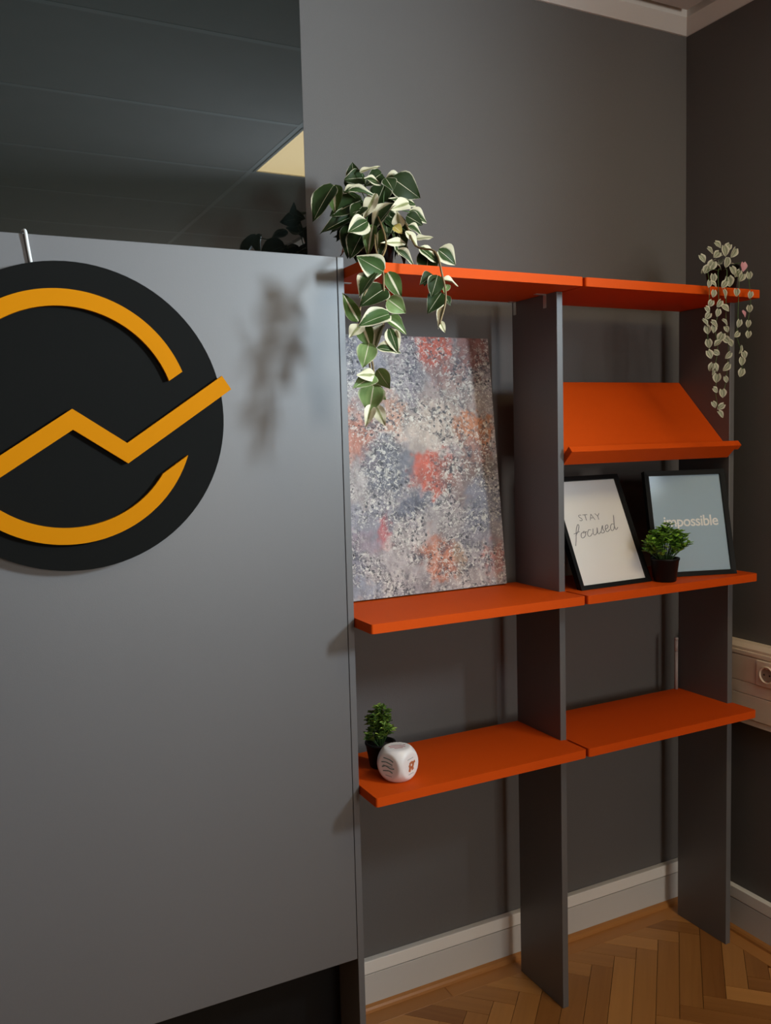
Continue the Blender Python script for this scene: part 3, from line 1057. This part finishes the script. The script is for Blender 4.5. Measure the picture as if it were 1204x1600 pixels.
# ---- large trailing plant at the left end of the top shelf
ZT = TU + TH + .0004
PC = Vector((-0.478, -0.215, ZT))
tp = empty('trailing_plant', PC)
tag(tp, 'trailing plant with cream-variegated leaves in black pot, left end of top shelf', 'plant')
pot(tp, PC, .038, .050, .098)
obj('soil', lathe(bmesh.new(), [(.043, .080), (.045, .084), (.004, .088)], PC, 20), M['soil'], tp)
LM = {k: [leaf_mesh('leaf', M['leaf_' + k], f_, d_, seed=s_) for s_, (f_, d_) in enumerate(((.25, .16), (.42, .25), (.12, .08)))] for k in 'dvmlcwy'}
TL=[(-0.600,-0.260,2.097,-0.652,-0.272,2.030,0.041,'d'),(-0.591,-0.250,2.102,-0.601,-0.262,2.050,0.032,'m'),(-0.510,-0.220,2.151,-0.474,-0.232,2.178,0.013,'c'),(-0.494,-0.200,2.144,-0.545,-0.212,2.137,0.030,'d'),(-0.509,-0.180,2.145,-0.518,-0.192,2.175,0.027,'d'),(-0.474,-0.240,2.124,-0.513,-0.252,2.129,0.029,'v'),(-0.461,-0.250,2.132,-0.448,-0.262,2.109,0.033,'d'),(-0.432,-0.200,2.148,-0.389,-0.212,2.146,0.030,'v'),(-0.425,-0.220,2.143,-0.369,-0.232,2.104,0.050,'d'),(-0.518,-0.240,2.111,-0.566,-0.252,2.100,0.029,'v'),(-0.562,-0.270,2.090,-0.506,-0.282,2.088,0.016,'v'),(-0.505,-0.280,2.085,-0.532,-0.292,2.033,0.022,'c'),(-0.424,-0.280,2.073,-0.485,-0.292,2.060,0.019,'c'),(-0.464,-0.290,2.063,-0.527,-0.302,2.021,0.035,'v'),(-0.534,-0.290,2.022,-0.584,-0.302,1.998,0.034,'v'),(-0.527,-0.250,2.078,-0.598,-0.262,2.046,0.048,'d'),(-0.540,-0.240,2.045,-0.617,-0.252,2.012,0.029,'d'),(-0.540,-0.240,2.027,-0.564,-0.252,1.955,0.042,'d'),(-0.527,-0.260,2.006,-0.567,-0.272,1.954,0.044,'d'),(-0.518,-0.290,2.012,-0.537,-0.302,1.955,0.025,'m'),(-0.452,-0.310,1.978,-0.522,-0.322,1.975,0.014,'c'),(-0.457,-0.300,2.015,-0.468,-0.312,2.041,0.022,'c'),(-0.470,-0.300,2.014,-0.457,-0.312,2.001,0.019,'y'),(-0.414,-0.260,2.051,-0.383,-0.272,2.033,0.029,'d'),(-0.396,-0.240,2.066,-0.359,-0.252,2.048,0.033,'v'),(-0.422,-0.280,2.022,-0.396,-0.292,2.010,0.022,'v'),(-0.413,-0.300,1.992,-0.380,-0.312,1.999,0.021,'c'),(-0.451,-0.320,1.999,-0.428,-0.332,1.970,0.019,'c'),(-0.478,-0.330,1.955,-0.445,-0.342,1.929,0.018,'v'),(-0.426,-0.340,1.962,-0.388,-0.352,1.934,0.031,'v'),(-0.400,-0.330,1.960,-0.424,-0.342,1.890,0.038,'d'),(-0.384,-0.350,1.958,-0.349,-0.362,1.933,0.038,'v'),(-0.458,-0.240,2.063,-0.479,-0.252,2.017,0.046,'d'),(-0.448,-0.210,2.126,-0.476,-0.222,2.081,0.040,'d'),(-0.380,-0.200,2.120,-0.443,-0.212,2.102,0.037,'d'),(-0.476,-0.220,2.043,-0.464,-0.232,1.981,0.042,'d'),(-0.530,-0.270,2.062,-0.566,-0.282,2.033,0.032,'d'),(-0.444,-0.250,2.039,-0.424,-0.262,1.978,0.039,'d'),(-0.379,-0.230,2.088,-0.438,-0.242,2.098,0.027,'v'),(-0.523,-0.160,2.143,-0.495,-0.172,2.137,0.024,'d'),(-0.424,-0.150,2.174,-0.472,-0.162,2.148,0.028,'d'),(-0.446,-0.200,2.031,-0.500,-0.212,2.030,0.036,'d'),(-0.573,-0.435,1.888,-0.625,-0.447,1.908,0.040,'w'),(-0.591,-0.440,1.879,-0.634,-0.452,1.844,0.037,'w'),(-0.557,-0.435,1.883,-0.531,-0.447,1.838,0.026,'m'),(-0.568,-0.435,1.851,-0.625,-0.447,1.821,0.043,'d'),(-0.561,-0.440,1.829,-0.530,-0.452,1.804,0.031,'l'),(-0.635,-0.445,1.785,-0.662,-0.457,1.833,0.021,'m'),(-0.567,-0.445,1.798,-0.634,-0.457,1.779,0.037,'w'),(-0.565,-0.440,1.789,-0.526,-0.452,1.765,0.025,'m'),(-0.631,-0.450,1.774,-0.660,-0.462,1.751,0.025,'c'),(-0.626,-0.445,1.777,-0.612,-0.457,1.732,0.028,'m'),(-0.584,-0.455,1.773,-0.616,-0.467,1.731,0.024,'c'),(-0.565,-0.450,1.767,-0.551,-0.462,1.724,0.025,'v'),(-0.560,-0.445,1.765,-0.551,-0.457,1.738,0.020,'c'),(-0.590,-0.445,1.729,-0.547,-0.457,1.725,0.020,'v'),(-0.614,-0.450,1.737,-0.633,-0.462,1.692,0.033,'l'),(-0.610,-0.455,1.674,-0.652,-0.467,1.680,0.017,'c'),(-0.605,-0.450,1.672,-0.653,-0.462,1.655,0.028,'l'),(-0.592,-0.445,1.684,-0.575,-0.457,1.648,0.031,'l'),(-0.606,-0.450,1.651,-0.624,-0.462,1.603,0.044,'l'),(-0.615,-0.455,1.611,-0.632,-0.467,1.575,0.018,'c'),(-0.604,-0.455,1.611,-0.583,-0.467,1.577,0.017,'c'),(-0.609,-0.445,1.649,-0.586,-0.457,1.624,0.025,'l'),(-0.426,-0.390,1.893,-0.459,-0.402,1.878,0.024,'d'),(-0.420,-0.400,1.891,-0.442,-0.412,1.849,0.030,'d'),(-0.412,-0.400,1.855,-0.449,-0.412,1.817,0.033,'d'),(-0.405,-0.400,1.885,-0.374,-0.412,1.880,0.015,'c'),(-0.395,-0.400,1.875,-0.410,-0.412,1.857,0.014,'l'),(-0.403,-0.400,1.850,-0.396,-0.412,1.831,0.015,'d'),(-0.407,-0.405,1.827,-0.432,-0.417,1.787,0.013,'c'),(-0.419,-0.405,1.794,-0.417,-0.417,1.770,0.011,'c')]
TS=[[ (-0.497,-0.260,2.020),(-0.548,-0.360,1.950),(-0.565,-0.425,1.891),(-0.570,-0.437,1.848),(-0.564,-0.439,1.799),(-0.605,-0.442,1.734),(-0.603,-0.446,1.682),(-0.608,-0.449,1.611) ],[ (-0.428,-0.260,2.038),(-0.451,-0.360,1.962),(-0.439,-0.425,1.937),(-0.430,-0.437,1.887),(-0.424,-0.439,1.855),(-0.427,-0.442,1.826),(-0.444,-0.446,1.783) ],[ (-0.496,-0.260,2.050),(-0.522,-0.360,1.963),(-0.578,-0.425,1.897),(-0.621,-0.437,1.823),(-0.628,-0.439,1.782),(-0.615,-0.442,1.741),(-0.609,-0.446,1.670),(-0.609,-0.449,1.613) ],]
rnd = random.Random(3)
for st in TS:
    pts = [PC + Vector((0, 0, .085))] + [Vector(q_) for q_ in st]
    obj('stem', tube(bmesh.new(), spline([tuple(q_) for q_ in pts], 4), .0022, 6), M['stem'], tp, True)
view_side = Vector((-0.45, -0.85, 0.25))
for i, (x0, y0, z0, x1, y1, z1, wd, k) in enumerate(TL):
    P, Q = Vector((x0, y0, z0)), Vector((x1, y1, z1))
    f_ = view_side + Vector((rnd.uniform(-.35, .35), rnd.uniform(-.2, .2), rnd.uniform(-.2, .45)))
    link('leaf', LM[k][i % 3], tp, world_m=frame_to(P - (Q - P) * .06, Q + (Q - P) * .08, wd * 1.30, f_, rnd.uniform(-.45, .45)))
    if z0 > 1.99:                              # short stalk back to the crown
        root_ = PC + Vector((rnd.uniform(-.02, .02), rnd.uniform(-.02, .02), .084))
        mid = (root_ + P) / 2 + Vector((0, 0, .03))
        if i % 2 == 0: obj('stem', tube(bmesh.new(), spline([tuple(root_), tuple(mid), tuple(P)], 3), .0013, 5), M['green_stem'], tp, True)
# leaves on the sides of the crown that are turned away
for i in range(72):
    a = rnd.uniform(0, 2 * PI)
    r_ = rnd.uniform(.012, .058)
    P = PC + Vector((r_ * math.cos(a), r_ * math.sin(a) + .01, rnd.uniform(.075, .075 + .125 * (1 - r_ / .09))))
    L = rnd.uniform(.048, .072)
    Q = P + Vector((math.cos(a) * L * .8, math.sin(a) * L * .6 + .01, rnd.uniform(-.05, .02)))
    if Q.y > -.03: Q.y = -.03
    link('leaf', LM['dddvdd'[i % 6]][i % 3], tp, world_m=frame_to(P, Q, rnd.uniform(.034, .050), Vector((math.cos(a) * .6 - .2, math.sin(a) * .6 - .45, .6)), 0))

for i in range(20):                            # drooping leaves over the rim of the pot
    a = -2.0 + rnd.uniform(-1.5, 1.5)
    P = PC + Vector((.044 * math.cos(a), .044 * math.sin(a), rnd.uniform(.085, .125)))
    Q = P + Vector((math.cos(a) * rnd.uniform(.012, .03), math.sin(a) * rnd.uniform(.012, .03), -rnd.uniform(.040, .062)))
    link('leaf', LM['dddmdv'[i % 6]][i % 3], tp, world_m=frame_to(P, Q, rnd.uniform(.030, .042), Vector((math.cos(a), math.sin(a), .35)), rnd.uniform(-.4, .4)))

# ---- string-of-hearts plant at the right end of the top shelf
SL=[(0.500,-0.330,2.039,0),(0.473,-0.330,2.023,0),(0.493,-0.330,2.012,0),(0.525,-0.330,2.024,0),(0.533,-0.330,2.035,0),(0.556,-0.330,2.021,0),(0.419,-0.352,1.993,0),(0.450,-0.352,1.977,0),(0.432,-0.352,1.965,0),(0.478,-0.352,1.977,0),(0.509,-0.352,1.988,0),(0.530,-0.352,1.968,0),(0.548,-0.352,1.962,0),(0.571,-0.352,1.981,1),(0.592,-0.352,1.958,0),(0.562,-0.352,1.952,0),(0.459,-0.352,1.944,0),(0.406,-0.385,1.921,0),(0.425,-0.385,1.922,0),(0.462,-0.385,1.924,0),(0.480,-0.385,1.931,0),(0.423,-0.385,1.897,0),(0.467,-0.385,1.899,0),(0.507,-0.385,1.904,0),(0.559,-0.385,1.900,0),(0.413,-0.385,1.872,0),(0.443,-0.385,1.872,0),(0.469,-0.385,1.862,0),(0.404,-0.385,1.856,0),(0.402,-0.385,1.839,0),(0.439,-0.385,1.848,0),(0.557,-0.385,1.864,0),(0.537,-0.385,1.850,1),(0.396,-0.385,1.822,0),(0.430,-0.385,1.821,0),(0.402,-0.385,1.803,0),(0.424,-0.385,1.806,0),(0.468,-0.385,1.827,0),(0.472,-0.385,1.807,0),(0.517,-0.385,1.823,0),(0.553,-0.385,1.824,0),(0.508,-0.385,1.794,0),(0.553,-0.385,1.795,0),(0.450,-0.385,1.786,0),(0.472,-0.385,1.779,0),(0.488,-0.385,1.771,0),(0.407,-0.385,1.768,0),(0.437,-0.385,1.769,0),(0.411,-0.385,1.740,0),(0.437,-0.385,1.745,0),(0.477,-0.385,1.738,0),(0.524,-0.385,1.755,0),(0.540,-0.385,1.741,0),(0.529,-0.385,1.723,0),(0.527,-0.385,1.693,0),(0.416,-0.385,1.707,0),(0.433,-0.385,1.706,0),(0.423,-0.385,1.697,0),(0.473,-0.385,1.707,0),(0.436,-0.385,1.678,0),(0.471,-0.385,1.675,0),(0.434,-0.385,1.648,0),(0.458,-0.385,1.638,0),(0.428,-0.385,1.609,0),(0.452,-0.385,1.604,0),(0.452,-0.385,1.583,0),]
SS=[[ (0.411,-0.380,1.959),(0.413,-0.380,1.922),(0.412,-0.380,1.845),(0.405,-0.380,1.804),(0.412,-0.380,1.769),(0.418,-0.380,1.739) ],[ (0.445,-0.380,1.961),(0.446,-0.380,1.908),(0.446,-0.380,1.849),(0.434,-0.380,1.814),(0.443,-0.380,1.769),(0.443,-0.380,1.743),(0.434,-0.380,1.705),(0.441,-0.380,1.677),(0.437,-0.380,1.648),(0.444,-0.380,1.613),(0.458,-0.380,1.582) ],[ (0.476,-0.380,1.963),(0.475,-0.380,1.910),(0.474,-0.380,1.847),(0.478,-0.380,1.806),(0.483,-0.380,1.772),(0.483,-0.380,1.737),(0.479,-0.380,1.705),(0.477,-0.380,1.674),(0.464,-0.380,1.639) ],[ (0.559,-0.330,1.986),(0.521,-0.380,1.943),(0.521,-0.380,1.906),(0.518,-0.380,1.823),(0.514,-0.380,1.795),(0.530,-0.380,1.754),(0.537,-0.380,1.722),(0.535,-0.380,1.693) ],[ (0.564,-0.330,1.993),(0.605,-0.330,1.989),(0.565,-0.380,1.901),(0.563,-0.380,1.865),(0.556,-0.380,1.825),(0.558,-0.380,1.793) ],]
HC = Vector((0.563, -0.285, ZT))
hp = empty('hanging_plant', HC)
tag(hp, 'small-leaved hanging plant with pink specks in black pot, right end of top shelf', 'plant')
pot(hp, HC, .036, .044, .070)
obj('soil', lathe(bmesh.new(), [(.038, .054), (.040, .057), (.004, .060)], HC, 20), M['soil'], hp)
HM = [leaf_mesh('leaf', M['heart'], f_, d_, True, 5, .03, s_) for s_, (f_, d_) in enumerate(((.3, .15), (.15, .3), (.45, .1)))]
HP = leaf_mesh('leaf', M['heart_p'], .3, .2, True, 5)
for st in SS:
    pts = [HC + Vector((0, 0, .058))] + [Vector(q_) for q_ in st]
    obj('stem', tube(bmesh.new(), spline([tuple(q_) for q_ in pts], 4), .0010, 5), M['green_stem'], hp, True)
for i, (x, y, z, pk) in enumerate(SL):
    L = rnd.uniform(.0165, .0225) * (1.2 if z > 1.93 else 1)
    a = rnd.uniform(-1.0, 1.0)
    c_ = Vector((x, y, z))
    d_ = Vector((.9 * math.sin(a), -.45 * math.sin(a) - rnd.uniform(0, .3), -math.cos(a))).normalized()
    f_ = view_side + Vector((rnd.uniform(-.5, .5), rnd.uniform(-.3, .3), rnd.uniform(-.2, .7)))
    o_ = link('leaf', HP if pk else HM[i % 3], hp, world_m=frame_to(c_ - d_ * L * .5, c_ + d_ * L * .5, L * rnd.uniform(.75, 1.0), f_, rnd.uniform(-.4, .4)))
    if pk: o_['label'] = 'pink leaf'
for i in range(18):                            # crown of the plant, all round the pot
    a = rnd.uniform(0, 2 * PI)
    r_ = rnd.uniform(0, .046)
    c_ = HC + Vector((r_ * math.cos(a), r_ * math.sin(a), .062 + rnd.uniform(0, .045) * (1 - r_ / .06)))
    d_ = Vector((math.cos(a), math.sin(a), rnd.uniform(-.7, .2))).normalized()
    L = rnd.uniform(.016, .022)
    link('leaf', HM[i % 3], hp, world_m=frame_to(c_, c_ + d_ * L, L * .9, Vector((d_.x * .4 - .2, d_.y * .4 - .3, .8)), 0))

# ---- two small bushy plants


def bush(root, c, sprigs, mat, name):
    """Sprigs with pairs of small leaves, joined: nobody could count the leaves."""
    bm = bmesh.new()
    st = bmesh.new()
    for (dx, dy, h, n_, ls) in sprigs:
        p0 = Vector(c) + Vector((dx * .18, dy * .18, 0))
        p1 = Vector(c) + Vector((dx * .6, dy * .6, h * .6))
        p2 = Vector(c) + Vector((dx, dy, h))
        tube(st, spline([tuple(p0), tuple(p1), tuple(p2)], 3), .0008, 4)
        for k in range(n_):
            t = .35 + .65 * (k + 1) / n_
            p = p0.lerp(p1, min(1, t * 1.7)).lerp(p1.lerp(p2, t), t)
            for s_ in range(3 if k < n_ - 1 else 4):
                a = rnd.uniform(0, 2 * PI)
                d_ = Vector((math.cos(a), math.sin(a), rnd.uniform(.1, .9))).normalized()
                nrm = Vector((-d_.x * .5, -d_.y * .5, 1)).normalized()
                sd_ = d_.cross(nrm).normalized()
                L = ls * rnd.uniform(.8, 1.2)
                q_ = [p, p + d_ * L * .45 + sd_ * L * .34 + nrm * L * .1, p + d_ * L * .85 + sd_ * L * .2, p + d_ * L - nrm * L * .12, p + d_ * L * .85 - sd_ * L * .2, p + d_ * L * .45 - sd_ * L * .34 + nrm * L * .1]
                vs = [bm.verts.new(v) for v in q_]
                bm.faces.new((vs[0], vs[1], vs[2], vs[3]))
                bm.faces.new((vs[0], vs[3], vs[4], vs[5]))
    s1 = obj('stems', st, M['green_stem'], root)
    s1['kind'] = 'stuff'
    me_ = obj(name, bm, mat, root)
    me_['kind'] = 'stuff'


BC = Vector((-0.486, -0.190, Z2 + .0004))
bp_ = empty('boxwood_plant', BC)
tag(bp_, 'small round boxwood plant in black pot behind the white die', 'plant')
pot(bp_, BC, .027, .036, .062)
obj('soil', lathe(bmesh.new(), [(.030, .048), (.032, .051), (.004, .053)], BC, 20), M['soil'], bp_)
sp_ = []
for i in range(46):
    a, q_ = rnd.uniform(0, 2 * PI), math.sqrt(rnd.uniform(0, 1))
    sp_.append((q_ * .036 * math.cos(a), q_ * .036 * math.sin(a), .098 * (1 - .72 * q_ * q_) + rnd.uniform(-.008, .008), 5, .0135))
bush(bp_, BC + Vector((0, 0, .052)), sp_, M['boxwood'], 'foliage')

GC = Vector((0.332, -0.306, Z1 + .0004))
gp_ = empty('bushy_plant', GC)
tag(gp_, 'bright green sprawling plant in black pot between the two framed prints', 'plant')
pot(gp_, GC, .030, .037, .064)
obj('soil', lathe(bmesh.new(), [(.031, .050), (.033, .053), (.004, .055)], GC, 20), M['soil'], gp_)
sp_ = []
for i in range(76):
    a, q_ = rnd.uniform(0, 2 * PI), math.sqrt(rnd.uniform(0, 1))
    sx_ = .074 if math.cos(a) < 0 else .082
    sp_.append((q_ * sx_ * math.cos(a), q_ * .042 * math.sin(a) - .004, .094 * (1 - .55 * q_ ** 1.6) + rnd.uniform(-.012, .012), 4, .0155))
bush(gp_, GC + Vector((0, 0, .052)), sp_, M['grass'], 'foliage')

# ================================================================== WHITE DIE
DS = 0.076
dc = Vector((-0.484, -0.277, Z2 + .0004))
de = empty('story_die', dc, Matrix.Rotation(math.radians(26), 4, 'Z'))
tag(de, 'white rounded die with small coloured prints on the lowest left shelf', 'die')
bm = bmesh.new()
bmesh.ops.create_cube(bm, size=DS)
bmesh.ops.subdivide_edges(bm, edges=bm.edges[:], cuts=15, use_grid_fill=True)
for v in bm.verts:
    if v.co.length > DS * .645: v.co = v.co.normalized() * DS * .645
    v.co.z += DS / 2
obj('body', bm, M['die'], de, True, local=True)


def mark(face, strokes, mat, w):
    """Thin printed strokes on a face of the die; face 'top', 'left' or 'right'."""
    bm = bmesh.new()
    for st in strokes: ribbon(bm, [(x_ * .0255, z_ * .0255) for x_, z_ in st], w, 0)
    h = DS / 2 + .0003
    R_ = {'left': Matrix.Translation((-h, 0, DS / 2)) @ Matrix.Rotation(-PI / 2, 4, 'Z'),
          'right': Matrix.Translation((0, -h, DS / 2)),
          'top': Matrix.Translation((0, 0, DS / 2 + h)) @ Matrix.Rotation(math.radians(-40), 4, 'Z') @ Matrix.Rotation(-PI / 2, 4, 'X')}[face]
    bm.transform(R_)
    o_ = link('printed_mark', mesh_of(bm, 'printed_mark', mat), de, local_m=Matrix.Identity(4))
    return o_


mark('top', [[(-.8, .15), (-.2, .22), (.5, .15), (.8, .2)], [(-.75, -.2), (-.1, -.15), (.7, -.25)], [(-.4, -.5), (.4, -.48)]], M['red_ink'], .0026)
mark('top', [[(-.5, .5), (.5, .48)]], M['pale_ink'], .002)
mark('left', [[(-.5, .8), (.2, .72), (.6, .55)], [(-.75, .35), (-.2, .42), (.5, .25)], [(-.7, -.1), (-.3, .05), (.3, -.1), (.7, -.05)], [(-.6, -.45), (.1, -.35), (.5, -.5)]], M['teal_ink'], .0021)
mark('left', [[(-.6, .1), (.5, .08)], [(-.3, -.8), (.4, -.85)]], M['pale_ink'], .002)
mark('right', [[(-.2, .1), (.1, .25), (.35, .05), (.2, -.2), (-.1, -.15), (-.2, .1)], [(-.1, -.2), (-.25, -.55)], [(.2, -.2), (.3, -.5)], [(.3, .1), (.65, .25)]], M['rust_ink'], .0042)
mark('right', [[(-.5, .6), (.4, .65)], [(-.4, -.8), (.4, -.78)]], M['pale_ink'], .0018)

# ================================================================== CABLE TRUNKING ON THE RIGHT WALL
tx = 0.674
tr = empty('cable_trunking', (XR, -1.2, .67))
tag(tr, 'cream cable trunking with power sockets along the right wall', 'cable trunking')
ya, yb = -2.30, -0.1002
obj('base_channel', prism(bmesh.new(), [(XR - .0004, .671), (tx + .004, .671), (tx + .004, .687), (tx + .006, .690), (tx + .006, .890), (tx + .003, .893), (tx + .003, .900), (XR - .030, .912), (XR - .0004, .912)], 1, ya, yb, .0008), M['trunking'], tr)
SOCK = [(-0.362, 0.060), (-0.50, .06), (-1.45, .06)]
for z0, z1 in ((.6905, .762), (.7635, .7985)):
    obj('cover_strip', box_bm(tx, tx + .0058, ya, yb, z0, z1, .0012, 2), M['trunking'], tr)
edges = [yb]
for yc, hw_ in sorted(SOCK, key=lambda q_: -q_[0]): edges += [yc + .0405, yc - .0405]
edges.append(ya)
for y1_, y0_ in zip(edges[0::2], edges[1::2]):
    if y1_ - y0_ > .01: obj('cover_strip', box_bm(tx, tx + .0058, y0_, y1_, .800, .876, .0012, 2), M['trunking'], tr)
obj('top_strip', box_bm(tx - .001, tx + .0058, ya, yb, .8775, .8925, .003, 2), M['trunking'], tr)
for yc, hw_ in SOCK:
    so = obj('socket', box_bm(tx - .006, tx + .0058, yc - .0402, yc + .0402, .8003, .8757, .003, 2), M['trunking'], tr)
    cz_ = .838
    bm = bmesh.new()
    rings = []
    for rr, xx in ((.0255, -.0064), (.0255, -.0105), (.0235, -.0115), (.0215, -.0105), (.0205, -.0066)):
        rings.append([bm.verts.new((tx + xx, yc + rr * math.cos(2 * PI * k / 32), cz_ + rr * math.sin(2 * PI * k / 32))) for k in range(32)])
    for a_, b_ in zip(rings[:-1], rings[1:]):
        for k in range(32): bm.faces.new((a_[k], a_[(k + 1) % 32], b_[(k + 1) % 32], b_[k]))
    obj('socket_ring', bm, M['trunking'], so, True)
    bm = bmesh.new()
    prism(bm, [(yc + .0195 * math.cos(2 * PI * k / 24), cz_ + .0195 * math.sin(2 * PI * k / 24)) for k in range(24)], 0, tx - .0068, tx - .0061)
    obj('socket_recess', bm, mottled('socket_shade', (0.36, 0.29, 0.23), 0.6, 0.05, 20), so)  # flat disc, shade inside the recess painted as darker cream
    for dy in (-.0095, .0095):
        bm = bmesh.new()
        prism(bm, [(yc + dy + .0028 * math.cos(2 * PI * k / 12), cz_ + .0028 * math.sin(2 * PI * k / 12)) for k in range(12)], 0, tx - .0075, tx - .0069)
        obj('socket_hole', bm, M['dark_hole'], so)  # flat dark disc, shade of the pin hole put into its colour
    bm = bmesh.new()
    for dz in (-.0185, .0185): box(bm, tx - .0085, tx - .0069, yc - .004, yc + .004, cz_ + dz - .002, cz_ + dz + .002)
    obj('earth_clip', bm, M['metal'], so)

# ================================================================== PALE ROD BEHIND THE RIGHT UPRIGHT
rd = empty('wall_rod', (0.598, -0.071, Z2 + .0004))
tag(rd, 'thin pale vertical rod behind the lowest right shelf, beside the upright', 'rod')
obj('rod', lathe(bmesh.new(), [(.0055, 0), (.0055, .118)], (0.594, -0.0872, Z2 + .0004), 14), M['rod'], rd, True)
obj('rod', lathe(bmesh.new(), [(.0055, 0), (.0055, .034)], (0.594, -0.0872, Z2 + .1200), 14), M['rod'], rd, True)
obj('rod_cap', lathe(bmesh.new(), [(.0062, 0), (.0062, .007), (.004, .009)], (0.594, -0.0872, Z2 + .1555), 14), M['rod'], rd, True)

for o_ in list(bpy.data.objects):
    if '_m' in o_.keys(): del o_['_m']
